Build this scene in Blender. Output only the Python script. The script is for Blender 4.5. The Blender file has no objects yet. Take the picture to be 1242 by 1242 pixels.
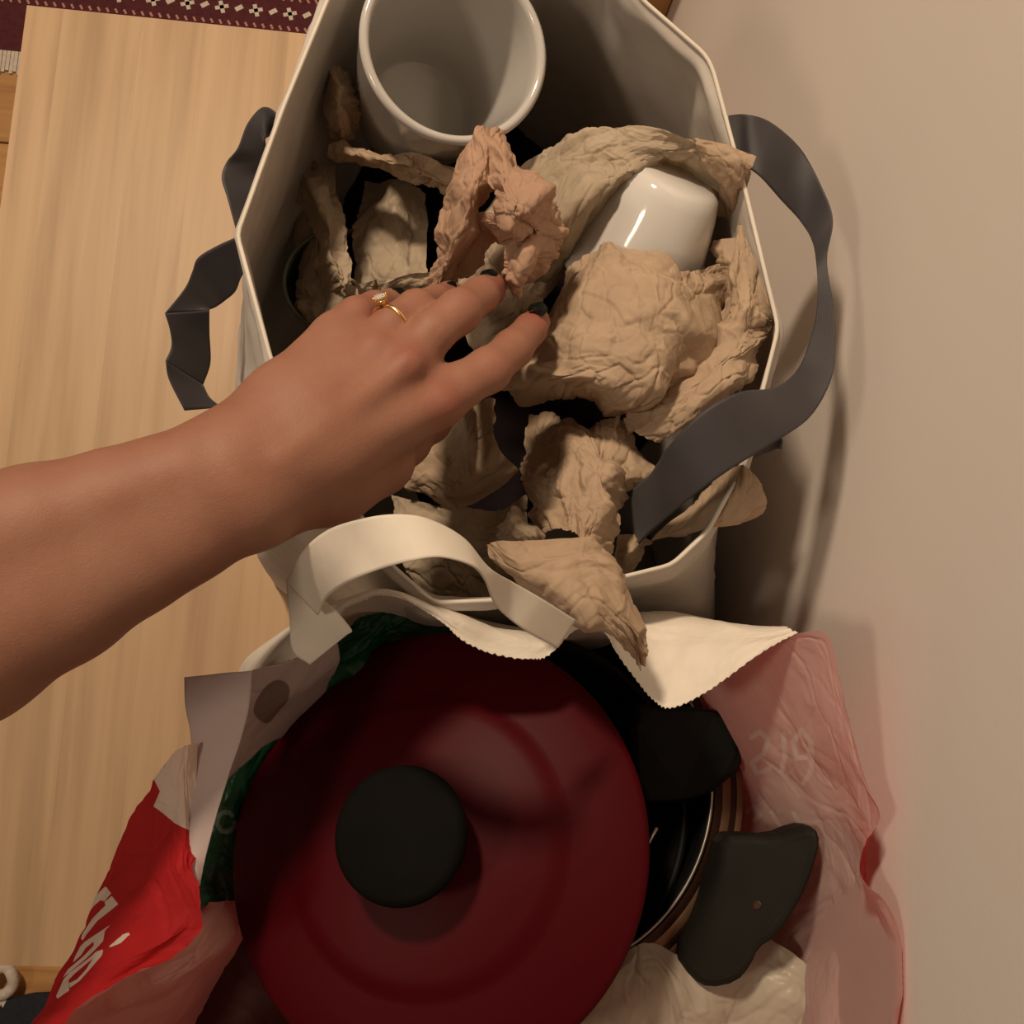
import bpy, bmesh, math, random
import numpy as np
from mathutils import Vector, Matrix
from mathutils.bvhtree import BVHTree

# ------------------------------------------------------------------ camera
F = 1273.0                       # focal length in pixels of the 1242 x 1242 frame
H = 0.90                         # camera height over the table top (table top is z = 0)
NADIR = (490.0, 820.0)           # where straight down lies in the frame
def _v(px, py): return np.array([(px-621.0)/F, -(py-621.0)/F, -1.0])
dn = _v(*NADIR); dn /= np.linalg.norm(dn)
ez = -dn
ey = np.array([0.062, 1.0, 0.0]); ey -= ez*ey.dot(ez); ey /= np.linalg.norm(ey)
ex = np.cross(ey, ez)
RW = np.array([ex, ey, ez])      # world = RW @ cam
CAM = np.array([0.0, 0.0, H])
scene = bpy.context.scene
cd = bpy.data.cameras.new('camera'); co = bpy.data.objects.new('camera', cd)
scene.collection.objects.link(co)
cd.sensor_width = 36.0; cd.sensor_fit = 'HORIZONTAL'; cd.lens = 36.0*F/1242.0
cd.clip_start = 0.01; cd.clip_end = 50
M4 = Matrix.Identity(4)
for i in range(3):
    for j in range(3): M4[i][j] = RW[i][j]
M4.translation = Vector(CAM)
co.matrix_world = M4
scene.camera = co

# ------------------------------------------------------------------ light, sky, exposure
w = bpy.data.worlds.new('room_air'); scene.world = w; w.use_nodes = True
bg = w.node_tree.nodes['Background']; bg.inputs[0].default_value = (1.0, 0.76, 0.56, 1); bg.inputs[1].default_value = 0.17
def shaded_lamp(name, loc, target, radius, power, col, cone):
    l = bpy.data.lights.new(name, 'SPOT'); l.energy = power; l.color = col; l.shadow_soft_size = radius
    l.spot_size = math.radians(cone); l.spot_blend = 1.0
    o = bpy.data.objects.new(name, l); scene.collection.objects.link(o); o.location = loc
    o.rotation_euler = (Vector(target)-Vector(loc)).to_track_quat('-Z', 'Y').to_euler()
    return o
shaded_lamp('pendant_lamp', (-0.56, 1.04, 1.82), (0.06, 0.62, 0.3), 0.085, 138, (1.0, 0.79, 0.58), 92)
shaded_lamp('floor_lamp_light', (-1.15, -0.25, 1.70), (0.15, 0.0, 0.4), 0.14, 27, (1.0, 0.80, 0.60), 80)
scene.view_settings.view_transform = 'Standard'
scene.view_settings.look = 'None'
scene.view_settings.gamma = 1.0
scene.view_settings.exposure = -0.22
scene.view_settings.use_curve_mapping = False

# ------------------------------------------------------------------ helpers
C = scene.collection
def P(px, py, z):
    d = RW @ _v(px, py)
    t = (z-CAM[2])/d[2]
    return CAM + d*t
def Pm(a):                       # array (...,3) of px,py,z -> world
    a = np.asarray(a, float)
    v = np.stack([(a[..., 0]-621)/F, -(a[..., 1]-621)/F, -np.ones(a.shape[:-1])], -1)
    d = v @ RW.T
    t = (a[..., 2]-H)/d[..., 2]
    return CAM + d*t[..., None]
def proj(wp):
    c = (np.asarray(wp)-CAM) @ RW
    return np.stack([621+F*c[..., 0]/-c[..., 2], 621-F*c[..., 1]/-c[..., 2]], -1)
WALLX = P(806, 650, 0)[0]

def srgb(r, g, b):
    def f(c):
        c /= 255.0
        return c/12.92 if c <= 0.04045 else ((c+0.055)/1.055)**2.4
    return (f(r), f(g), f(b), 1)

def tag(o, label=None, cat=None, group=None, kind=None):
    if label: o['label'] = label
    if cat: o['category'] = cat
    if group: o['group'] = group
    if kind: o['kind'] = kind
    return o
def empty(name, loc, label=None, cat=None, group=None):
    o = bpy.data.objects.new(name, None); C.objects.link(o); o.location = tuple(loc); o.empty_display_size = 0.02
    return tag(o, label, cat, group)
def link(name, me, mat=None, parent=None, smooth=True):
    if smooth and len(me.polygons): me.polygons.foreach_set('use_smooth', [True]*len(me.polygons))
    if mat is not None:
        me.materials.clear()
        for m in (mat if isinstance(mat, (list, tuple)) else [mat]): me.materials.append(m)
    o = bpy.data.objects.new(name, me); C.objects.link(o)
    if parent is not None:
        o.parent = parent
        loc = Vector(parent.location); q = parent
        while q.parent: q = q.parent; loc += Vector(q.location)
        o.location = -loc
    return o
def mesh(name, v, f):
    me = bpy.data.meshes.new(name); me.from_pydata([tuple(map(float, p)) for p in v], [], [tuple(map(int, q)) for q in f]); me.update(); return me
def join(parts):
    V = []; Fc = []; n = 0
    for v, f in parts:
        V.append(np.asarray(v)); Fc += [tuple(int(i)+n for i in q) for q in f]; n += len(v)
    return np.concatenate(V), Fc
def solidify(o, t, off=-1):
    m = o.modifiers.new('thickness', 'SOLIDIFY'); m.thickness = t; m.offset = off; return o
def bevel(o, wdt, seg=2, ang=40):
    m = o.modifiers.new('bevel', 'BEVEL'); m.width = wdt; m.segments = seg; m.limit_method = 'ANGLE'; m.angle_limit = math.radians(ang); return o

def _hash(i, j, s):
    h = (i.astype(np.int64)*374761393 + j.astype(np.int64)*668265263 + s*1274126177) & 0x7fffffff
    h = ((h ^ (h >> 13))*1103515245) & 0x7fffffff
    return ((h ^ (h >> 16)) & 0xffff)/32768.0-1.0
def facet(x, y, seed):           # piecewise-linear noise on a triangular lattice: creased paper
    s = (x+y)*0.3660254; xi = x+s; yi = y+s
    i = np.floor(xi); j = np.floor(yi); u = xi-i; v = yi-j
    a = _hash(i, j, seed); d = _hash(i+1, j+1, seed); b = _hash(i+1, j, seed); c = _hash(i, j+1, seed)
    return np.where(u > v, a*(1-u)+b*(u-v)+d*v, a*(1-v)+c*(v-u)+d*u)
def crease(x, y, seed, amp, size):
    """long straight folds: piecewise-planar sum of warped triangle waves, plus small facets"""
    rg_ = random.Random(seed*7919+13)
    wx = facet(x/(size*1.7)+7, y/(size*1.7)+3, seed+91)*size*0.55; wy = facet(x/(size*1.7)-5, y/(size*1.7)+9, seed+57)*size*0.55
    X = x+wx; Y = y+wy; r = 0
    for k in range(9):
        t = rg_.uniform(0, math.pi); Pd = size*rg_.uniform(0.55, 2.6); ph = rg_.random()
        w_ = ((X*math.cos(t)+Y*math.sin(t))/Pd+ph) % 1.0
        sk = rg_.uniform(0.25, 0.75)
        tri = np.where(w_ < sk, w_/sk, (1-w_)/(1-sk))-0.5
        r = r+tri*(Pd/size)*0.55*(0.4+0.9*np.clip(facet(x/(size*1.3)+k*3.1, y/(size*1.3)-k*5.7, seed+k)+0.4, 0, 1))
    f1 = facet(X/(size*0.36), Y/(size*0.36), seed+5); f2 = facet(X/(size*0.19), Y/(size*0.22), seed+6)
    g1 = facet(X/(size*0.75)+3, Y/(size*0.75), seed+8); g2 = facet(X/(size*0.40)+1, Y/(size*0.5), seed+12); g3 = facet(X/(size*0.26)+1, Y/(size*0.26), seed+15)
    rd = lambda g, k: np.maximum(0, 1-np.abs(g)*k)
    r = r*0.85+0.26*f1+0.30*rd(g1, 9)+0.20*rd(g2, 6)*np.sign(g1)+0.10*rd(g3, 4)+0.06*f2
    return r*amp
def cr(t, n, cyc=False):
    """Catmull-Rom weights matrix from n keys to samples t in [0,n-1]"""
    Wm = np.zeros((len(t), n)); i = np.clip(np.floor(t).astype(int), 0, n-2); u = t-i
    w4 = [(-u**3+2*u**2-u)/2, (3*u**3-5*u**2+2)/2, (-3*u**3+4*u**2+u)/2, (u**3-u**2)/2]
    for k in range(4):
        idx = i+k-1
        for r in range(len(t)):
            q = idx[r]
            if q < 0: Wm[r, 0] += 2*w4[k][r]; Wm[r, min(1, n-1)] -= w4[k][r]
            elif q > n-1: Wm[r, n-1] += 2*w4[k][r]; Wm[r, n-2] -= w4[k][r]
            else: Wm[r, q] += w4[k][r]
    return Wm
def lin(t, n):
    Wm = np.zeros((len(t), n)); i = np.clip(np.floor(t).astype(int), 0, n-2); u = t-i
    for r in range(len(t)): Wm[r, i[r]] += 1-u[r]; Wm[r, i[r]+1] += u[r]
    return Wm
def sheet(rows, step=0.0013, amp=0.0, size=0.03, seed=1, inplane=0.0, serrate=None, linear=(False, False), curl=0.0):
    """rows of (px, py, z) keys -> verts, quads, grid shape. Real positions in the scene."""
    a = np.array(rows, float); R, Cn = a.shape[:2]
    wp = Pm(a)
    lu = max(np.linalg.norm(np.diff(wp, axis=1), axis=2).sum(1).max(), 1e-3)
    lv = max(np.linalg.norm(np.diff(wp, axis=0), axis=2).sum(0).max(), 1e-3)
    nu = int(min(420, max(6, lu/step)))+1; nv = int(min(420, max(3, lv/step)))+1
    Wu = (lin if linear[0] else cr)(np.linspace(0, Cn-1, nu), Cn); Wv = (lin if linear[1] else cr)(np.linspace(0, R-1, nv), R)
    g = np.einsum('vr,rck->vck', Wv, wp); g = np.einsum('uc,vck->vuk', Wu, g)
    U, V = np.meshgrid(np.linspace(0, lu, nu), np.linspace(0, lv, nv))
    du = np.gradient(g, axis=1); dv = np.gradient(g, axis=0)
    n = np.cross(du, dv); n /= np.maximum(np.linalg.norm(n, axis=2, keepdims=True), 1e-9)
    if amp:
        g = g + n*crease(U, V, seed, amp, size)[..., None]
        ip = inplane if inplane else amp*0.28
        g[..., 0] += crease(U, V, seed+301, ip, size*1.2); g[..., 1] += crease(U, V, seed+401, ip, size*1.2)
    if serrate is not None:      # zigzag cut on row 0 (or last)
        r, depth, pitch = serrate
        s = U[0]; z = (np.abs(((s/pitch) % 1)-0.5)*2-0.5)*depth
        k0, k1 = (0, 1) if r == 0 else (-1, -2)
        d = g[k0]-g[k1]; d /= np.maximum(np.linalg.norm(d, axis=1, keepdims=True), 1e-9)
        g[k0] = g[k0]+d*z[:, None]
    idx = np.arange(nu*nv).reshape(nv, nu)
    f = np.stack([idx[:-1, :-1], idx[:-1, 1:], idx[1:, 1:], idx[1:, :-1]], -1).reshape(-1, 4)
    return g.reshape(-1, 3), f
def sheet_obj(name, rows, mat, parent=None, thick=0.0, **k):
    v, f = sheet(rows, **k)
    o = link(name, mesh(name, v, f), mat, parent)
    if thick: solidify(o, thick, 0)
    return o
def polymask(o, attr, polys, blur=1.0):
    """per-vertex signed distance to printed outlines (printed lettering on the paper itself)"""
    me = o.data; n = len(me.vertices); co_ = np.empty(n*3); me.vertices.foreach_get('co', co_)
    base = np.array(o.location); p = proj(co_.reshape(-1, 3)) if o.parent else proj(co_.reshape(-1, 3)+base)
    best = np.full(n, -99.0)
    for poly in polys:
        q = np.array(poly, float); ins = np.zeros(n, bool); d = np.full(n, 1e9)
        for a, b in zip(q, np.roll(q, -1, 0)):
            e = b-a; t = np.clip(((p-a)@e)/max(e@e, 1e-9), 0, 1); d = np.minimum(d, np.linalg.norm(p-a-t[:, None]*e, axis=1))
            c = (a[1] > p[:, 1]) != (b[1] > p[:, 1])
            xi = a[0]+(p[:, 1]-a[1])*(b[0]-a[0])/((b[1]-a[1]) if abs(b[1]-a[1]) > 1e-9 else 1e-9)
            ins ^= c & (p[:, 0] < xi)
        best = np.maximum(best, np.where(ins, d, -d))
    at = me.attributes.new(attr, 'FLOAT', 'POINT'); at.data.foreach_set('value', np.clip(0.5+best/(2*blur), 0, 1).astype(np.float32))

def lathe(profile, seg=72, axis0=None, axis1=None):
    """profile [(r, h)] revolved about the line axis0->axis1 (world)"""
    a0 = np.asarray(axis0, float); a = np.asarray(axis1, float)-a0; a /= np.linalg.norm(a)
    u = np.cross(a, [0, 1, 0.3]); u /= np.linalg.norm(u); v = np.cross(a, u)
    th = np.linspace(0, 2*math.pi, seg, endpoint=False)
    V = []; Fc = []
    for r, h in profile:
        for t in th: V.append(a0+a*h+(u*math.cos(t)+v*math.sin(t))*max(r, 1e-5))
    for i in range(len(profile)-1):
        for j in range(seg):
            k = (j+1) % seg
            Fc.append((i*seg+j, i*seg+k, (i+1)*seg+k, (i+1)*seg+j))
    return np.array(V), Fc
def prism(poly, z, thick, tilt=None):
    """outline of (px,py[,z]) at height z, thick downward; world mesh"""
    top = [P(p[0], p[1], p[2] if len(p) > 2 else z) for p in poly]
    # same outline lower down, straight below
    bot = [t-np.array([0, 0, thick]) for t in top]
    n = len(top)
    f = [tuple(range(n)), tuple(range(2*n-1, n-1, -1))]+[(i, i+n, (i+1) % n+n, (i+1) % n) for i in range(n)]
    return np.array(top+bot), f
def box(x0, x1, y0, y1, z0, z1):
    v = [(x, y, z) for z in (z0, z1) for x, y in ((x0, y0), (x1, y0), (x1, y1), (x0, y1))]
    return np.array(v, float), [(3, 2, 1, 0), (4, 5, 6, 7), (0, 1, 5, 4), (1, 2, 6, 5), (2, 3, 7, 6), (3, 0, 4, 7)]
def chaikin(p, n=2):
    p = np.array(p, float)
    for _ in range(n):
        q = np.roll(p, -1, 0); p = np.stack([p*0.75+q*0.25, p*0.25+q*0.75], 1).reshape(-1, p.shape[1])
    return p

# ------------------------------------------------------------------ materials
def newmat(name):
    m = bpy.data.materials.new(name); m.use_nodes = True; nt = m.node_tree
    return m, nt, nt.nodes['Principled BSDF']
def N(nt, t, **k):
    n = nt.nodes.new(t)
    for a, b in k.items(): setattr(n, a, b)
    return n
def noise(nt, scale, detail=3, rough=0.6, vec=None, sc=None, gen='Object'):
    tc = N(nt, 'ShaderNodeTexCoord'); mp = N(nt, 'ShaderNodeMapping'); nt.links.new(tc.outputs[gen], mp.inputs[0])
    if sc: mp.inputs['Scale'].default_value = sc
    n = N(nt, 'ShaderNodeTexNoise'); n.inputs['Scale'].default_value = scale; n.inputs['Detail'].default_value = detail; n.inputs['Roughness'].default_value = rough
    nt.links.new(mp.outputs[0], n.inputs['Vector']); return n
def ramp(nt, src, stops):
    r = N(nt, 'ShaderNodeValToRGB'); e = r.color_ramp.elements
    e[0].position, e[0].color = stops[0]; e[1].position, e[1].color = stops[-1]
    for p, c in stops[1:-1]:
        q = e.new(p); q.color = c
    nt.links.new(src, r.inputs[0]); return r
def bump(nt, src, strength, dist, bs):
    b = N(nt, 'ShaderNodeBump'); b.inputs['Strength'].default_value = strength; b.inputs['Distance'].default_value = dist
    nt.links.new(src, b.inputs['Height']); nt.links.new(b.outputs[0], bs.inputs['Normal']); return b
def simple(name, c1, c2=None, rough=0.5, scale=40, spec=0.5, metal=0.0, bmp=0.0, bscale=300, coat=0, sc=None):
    m, nt, b = newmat(name); c2 = c2 or c1
    n = noise(nt, scale, sc=sc); r = ramp(nt, n.outputs['Fac'], [(0.3, c1), (0.7, c2)])
    nt.links.new(r.outputs[0], b.inputs['Base Color'])
    b.inputs['Roughness'].default_value = rough; b.inputs['Metallic'].default_value = metal; b.inputs['Specular IOR Level'].default_value = spec
    b.inputs['Coat Weight'].default_value = coat; b.inputs['Coat Roughness'].default_value = 0.1
    if bmp:
        n2 = noise(nt, bscale, 2); bump(nt, n2.outputs['Fac'], bmp, 0.001, b)
    return m

def paper(name, front, back=None, trans=0.25, tcol=None, ink=None, rough=0.75, scale=60, fine=0.25, crinkle=0.0):
    """thin paper: two printable sides, some light passes through"""
    m, nt, b = newmat(name); back = back or front
    n = noise(nt, scale, 4)
    def var(c, k=0.82): return ramp(nt, n.outputs['Fac'], [(0.3, (c[0]*k, c[1]*k, c[2]*k, 1)), (0.65, c)])
    f1 = var(front); f2 = var(back)
    geo = N(nt, 'ShaderNodeNewGeometry'); mx = N(nt, 'ShaderNodeMix', data_type='RGBA')
    nt.links.new(geo.outputs['Backfacing'], mx.inputs[0]); nt.links.new(f1.outputs[0], mx.inputs[6]); nt.links.new(f2.outputs[0], mx.inputs[7])
    col = mx.outputs[2]
    tc_ = N(nt, 'ShaderNodeRGB'); tc_.outputs[0].default_value = tcol or front; tcol_out = tc_.outputs[0]
    for (attr, icol, side) in (ink or []):
        at = N(nt, 'ShaderNodeAttribute', attribute_name=attr); st = N(nt, 'ShaderNodeMapRange'); st.inputs[1].default_value = 0.4; st.inputs[2].default_value = 0.6
        nt.links.new(at.outputs['Fac'], st.inputs[0])
        m2 = N(nt, 'ShaderNodeMix', data_type='RGBA'); nt.links.new(st.outputs[0], m2.inputs[0]); m2.inputs[7].default_value = icol
        if side == 'both':
            nt.links.new(col, m2.inputs[6]); col = m2.outputs[2]
        else:
            nt.links.new(tcol_out, m2.inputs[6]); tcol_out = m2.outputs[2]
    b.inputs['Roughness'].default_value = rough; b.inputs['Specular IOR Level'].default_value = 0.25
    nt.links.new(col, b.inputs['Base Color'])
    n2 = noise(nt, 260, 3); bp = bump(nt, n2.outputs['Fac'], fine, 0.0006, b)
    if crinkle:
        vo = N(nt, 'ShaderNodeTexVoronoi'); vo.inputs['Scale'].default_value = 105; tcv = N(nt, 'ShaderNodeTexCoord')
        nt.links.new(tcv.outputs['Object'], vo.inputs['Vector']); b2 = N(nt, 'ShaderNodeBump'); b2.inputs['Strength'].default_value = crinkle; b2.inputs['Distance'].default_value = 0.002
        nt.links.new(vo.outputs['Distance'], b2.inputs['Height']); nt.links.new(bp.outputs[0], b2.inputs['Normal']); nt.links.new(b2.outputs[0], b.inputs['Normal']); bp = b2
    if trans > 0:
        tr = N(nt, 'ShaderNodeBsdfTranslucent'); nt.links.new(tcol_out, tr.inputs[0]); nt.links.new(bp.outputs[0], tr.inputs[1])
        ms = N(nt, 'ShaderNodeMixShader'); ms.inputs[0].default_value = trans
        nt.links.new(b.outputs[0], ms.inputs[1]); nt.links.new(tr.outputs[0], ms.inputs[2])
        nt.links.new(ms.outputs[0], nt.nodes['Material Output'].inputs[0])
    return m

KRAFT = paper('kraft_paper', (0.49, 0.358, 0.243, 1), trans=0.16, tcol=(0.50, 0.27, 0.11, 1), scale=45, fine=0.4, crinkle=0.5)
KRAFT_ROSE = paper('kraft_paper_rosy', (0.49, 0.312, 0.212, 1), trans=0.20, tcol=(0.50, 0.24, 0.12, 1), scale=45, fine=0.4, crinkle=0.5)
KRAFT_GREY = paper('kraft_paper_greyer', (0.455, 0.362, 0.258, 1), trans=0.14, tcol=(0.42, 0.27, 0.14, 1), scale=45, fine=0.4, crinkle=0.5)
CARD = paper('grey_white_card', (0.58, 0.525, 0.465, 1), (0.30, 0.255, 0.20, 1), trans=0.04, scale=30, fine=0.1)  # back colour darkened to imitate the shaded, kraft-tinted inside
WHITE_PAPER = paper('white_paper', (0.84, 0.77, 0.66, 1), trans=0.14, tcol=(0.75, 0.6, 0.45, 1), scale=20, fine=0.15)
RED = (0.42, 0.012, 0.015, 1)
LINED = (0.60, 0.47, 0.43, 1)
RED_BAG = paper('red_printed_paper', LINED, RED, trans=0.28, tcol=(0.85, 0.08, 0.09, 1), ink=[('white_print', (0.74, 0.66, 0.56, 1), 'both')], scale=14, fine=0.15)
PINK_IN = paper('paper_lining_red_behind', RED, LINED, trans=0.34, tcol=(1.0, 0.20, 0.19, 1), ink=[('print', (0.95, 0.55, 0.5, 1), 'through'), ('print', (0.66, 0.52, 0.48, 1), 'both')], scale=14, fine=0.15)
LAV = paper('paper_lining_pale', (0.60, 0.49, 0.47, 1), (0.60, 0.49, 0.47, 1), trans=0.20, tcol=(0.7, 0.4, 0.35, 1), ink=[('print', (0.22, 0.16, 0.14, 1), 'both')], scale=14, fine=0.15)

def ribbon_mat():
    m, nt, b = newmat('charcoal_ribbon')
    n = noise(nt, 25, 2); r = ramp(nt, n.outputs['Fac'], [(0.3, srgb(40, 36, 39)), (0.7, srgb(50, 45, 48))])
    nt.links.new(r.outputs[0], b.inputs['Base Color']); b.inputs['Roughness'].default_value = 0.6
    b.inputs['Sheen Weight'].default_value = 0.15
    wv = N(nt, 'ShaderNodeTexWave'); wv.inputs['Scale'].default_value = 700
    tc = N(nt, 'ShaderNodeTexCoord'); nt.links.new(tc.outputs['Object'], wv.inputs[0]); bump(nt, wv.outputs['Fac'], 0.15, 0.0003, b)
    return m
RIBBON = ribbon_mat()
def skin_mat():
    m, nt, b = newmat('skin')
    n = noise(nt, 28, 4); r = ramp(nt, n.outputs['Fac'], [(0.25, (0.245, 0.104, 0.064, 1)), (0.5, (0.285, 0.130, 0.083, 1)), (0.75, (0.305, 0.152, 0.099, 1))])
    at = N(nt, 'ShaderNodeAttribute', attribute_name='flush'); mx = N(nt, 'ShaderNodeMix', data_type='RGBA')
    nt.links.new(at.outputs['Fac'], mx.inputs[0]); nt.links.new(r.outputs[0], mx.inputs[6]); mx.inputs[7].default_value = (0.26, 0.072, 0.05, 1)
    nt.links.new(mx.outputs[2], b.inputs['Base Color'])
    b.inputs['Roughness'].default_value = 0.55; b.inputs['Specular IOR Level'].default_value = 0.35
    b.inputs['Subsurface Weight'].default_value = 0.12; b.inputs['Subsurface Radius'].default_value = (1, 0.35, 0.2); b.inputs['Subsurface Scale'].default_value = 0.006
    n2 = noise(nt, 420, 4, 0.7); n3 = noise(nt, 1500, 2)
    ad = N(nt, 'ShaderNodeMath', operation='ADD'); nt.links.new(n2.outputs['Fac'], ad.inputs[0]); nt.links.new(n3.outputs['Fac'], ad.inputs[1])
    bump(nt, ad.outputs[0], 0.25, 0.0006, b)
    return m
SKIN = skin_mat()
NAIL = simple('dark_green_nail_polish', (0.0012, 0.004, 0.0028, 1), rough=0.5, spec=0.15)
GOLD = simple('yellow_gold', (0.85, 0.50, 0.18, 1), (0.9, 0.58, 0.25, 1), rough=0.22, metal=1.0)
def gem():
    m, nt, b = newmat('clear_gem'); b.inputs['Base Color'].default_value = (1, 0.96, 0.92, 1); b.inputs['Roughness'].default_value = 0.02
    b.inputs['Transmission Weight'].default_value = 0.55; b.inputs['IOR'].default_value = 2.2
    n = noise(nt, 900, 1); bump(nt, n.outputs['Fac'], 0.3, 0.0005, b); return m
GEM = gem()
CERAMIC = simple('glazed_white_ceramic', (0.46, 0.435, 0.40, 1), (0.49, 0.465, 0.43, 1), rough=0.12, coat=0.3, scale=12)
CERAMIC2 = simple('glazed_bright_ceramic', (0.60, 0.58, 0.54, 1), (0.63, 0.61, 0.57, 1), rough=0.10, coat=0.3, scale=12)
LIDRED = simple('deep_red_enamel', (0.048, 0.0008, 0.0030, 1), (0.054, 0.0010, 0.0034, 1), rough=0.48, scale=8, spec=0.09, bmp=0.04, bscale=600)
BLACKP = simple('matt_black_plastic', (0.0045, 0.0042, 0.0035, 1), (0.006, 0.0055, 0.0045, 1), rough=0.8, spec=0.05)
BLACKM = simple('black_nonstick_metal', (0.006, 0.006, 0.006, 1), (0.009, 0.009, 0.008, 1), rough=0.45, spec=0.2)
GREYP = simple('dark_grey_olive_plastic', (0.010, 0.0095, 0.007, 1), (0.013, 0.012, 0.009, 1), rough=0.55, spec=0.18)
TAN = simple('brown_reflection_band', (0.22, 0.13, 0.075, 1), (0.28, 0.17, 0.10, 1), rough=0.3, metal=0.5)
DBROWN = simple('dark_brown_band', (0.04, 0.018, 0.012, 1), (0.06, 0.025, 0.016, 1), rough=0.35, metal=0.3)
STEEL = simple('steel_edge', (0.55, 0.50, 0.44, 1), rough=0.3, metal=0.9)
DKBOWL = simple('dark_glaze', (0.012, 0.012, 0.010, 1), rough=0.3)
OLIVE = simple('grey_green_rim_glaze', (0.12, 0.125, 0.085, 1), rough=0.4)
GREENP = paper('green_plastic_wrap', (0.004, 0.055, 0.02, 1), trans=0.03, ink=[('print', (0.10, 0.16, 0.12, 1), 'both')], rough=0.35, scale=30)
CREAMP = paper('cream_plastic_film', (0.62, 0.55, 0.43, 1), trans=0.3, tcol=(0.6, 0.5, 0.35, 1), rough=0.35, scale=18)
DARKFILL = simple('dark_shade_fill', (0.010, 0.007, 0.008, 1), (0.016, 0.011, 0.012, 1), rough=1.0, spec=0.03, scale=30)  # near-black, paints the shade deep in the grey bag

def wood(name, c1, c2, c3, sc=(9, 0.5, 9), scale=6, rough=0.45):
    m, nt, b = newmat(name)
    oi = N(nt, 'ShaderNodeObjectInfo')
    tc = N(nt, 'ShaderNodeTexCoord'); mp = N(nt, 'ShaderNodeMapping'); mp.inputs['Scale'].default_value = sc
    nt.links.new(tc.outputs['Object'], mp.inputs[0])
    ad = N(nt, 'ShaderNodeVectorMath', operation='ADD'); ml = N(nt, 'ShaderNodeVectorMath', operation='SCALE'); ml.inputs['Scale'].default_value = 37.0
    cb = N(nt, 'ShaderNodeCombineXYZ'); nt.links.new(oi.outputs['Random'], cb.inputs[0]); nt.links.new(oi.outputs['Random'], cb.inputs[2])
    nt.links.new(cb.outputs[0], ml.inputs[0]); nt.links.new(mp.outputs[0], ad.inputs[0]); nt.links.new(ml.outputs[0], ad.inputs[1])
    n = N(nt, 'ShaderNodeTexNoise'); n.inputs['Scale'].default_value = scale; n.inputs['Detail'].default_value = 5; n.inputs['Distortion'].default_value = 0.4
    nt.links.new(ad.outputs[0], n.inputs['Vector'])
    r = ramp(nt, n.outputs['Fac'], [(0.30, c1), (0.5, c2), (0.68, c3)])
    hs = N(nt, 'ShaderNodeHueSaturation'); mr = N(nt, 'ShaderNodeMapRange'); mr.inputs[3].default_value = 0.90; mr.inputs[4].default_value = 1.08
    nt.links.new(oi.outputs['Random'], mr.inputs[0]); nt.links.new(mr.outputs[0], hs.inputs['Value']); nt.links.new(r.outputs[0], hs.inputs['Color'])
    nt.links.new(hs.outputs[0], b.inputs['Base Color']); b.inputs['Roughness'].default_value = rough; b.inputs['Specular IOR Level'].default_value = 0.3
    bump(nt, n.outputs['Fac'], 0.05, 0.001, b)
    return m
PINE = wood('pale_birch', (0.345, 0.220, 0.118, 1), (0.435, 0.288, 0.160, 1), (0.48, 0.325, 0.186, 1))
OAK = wood('honey_oak', (0.36, 0.17, 0.06, 1), (0.50, 0.26, 0.09, 1), (0.56, 0.30, 0.11, 1), sc=(0.8, 12, 8))
def wall_mat():
    m, nt, b = newmat('painted_plaster')
    n = noise(nt, 3, 3); r = ramp(nt, n.outputs['Fac'], [(0.3, (0.69, 0.625, 0.565, 1)), (0.7, (0.73, 0.665, 0.605, 1))])
    nt.links.new(r.outputs[0], b.inputs['Base Color']); b.inputs['Roughness'].default_value = 0.55; b.inputs['Specular IOR Level'].default_value = 0.35
    n2 = noise(nt, 260, 3); bump(nt, n2.outputs['Fac'], 0.12, 0.0008, b); return m
WALL = wall_mat()
RUGM = simple('maroon_wool', (0.065, 0.010, 0.014, 1), (0.10, 0.016, 0.022, 1), rough=0.95, scale=160, bmp=0.8, bscale=500)
CREAMW = simple('cream_wool', (0.55, 0.46, 0.38, 1), (0.68, 0.60, 0.50, 1), rough=0.95, scale=200, bmp=0.6)
ROSEW = simple('rose_wool', (0.40, 0.17, 0.13, 1), (0.50, 0.27, 0.20, 1), rough=0.95, scale=200)
NAVYW = simple('dark_navy_wool', (0.010, 0.013, 0.020, 1), (0.022, 0.024, 0.03, 1), rough=0.95, scale=120, bmp=0.6)

# ------------------------------------------------------------------ the room
FLOORZ = -0.45
fl = link('floor', mesh('floor', *box(-2.2, WALLX+0.4, -1.8, 2.6, FLOORZ-0.06, FLOORZ-0.012)), OAK, None, False); tag(fl, kind='structure')
random.seed(3)
yg = P(8, 173, FLOORZ)[1]
for k in range(-9, 14):
    y0 = yg+0.11*k
    v, f = box(-2.2, WALLX, y0+0.0012, y0+0.1088, FLOORZ-0.012, FLOORZ)
    o = link('plank', mesh('plank', v, f), OAK, fl, False); bevel(o, 0.0012, 1)
wl = link('wall_right', mesh('wall_right', *box(WALLX, WALLX+0.1, -1.8, 2.6, FLOORZ-0.05, 2.4)), WALL, None, False); tag(wl, kind='structure')

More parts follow.
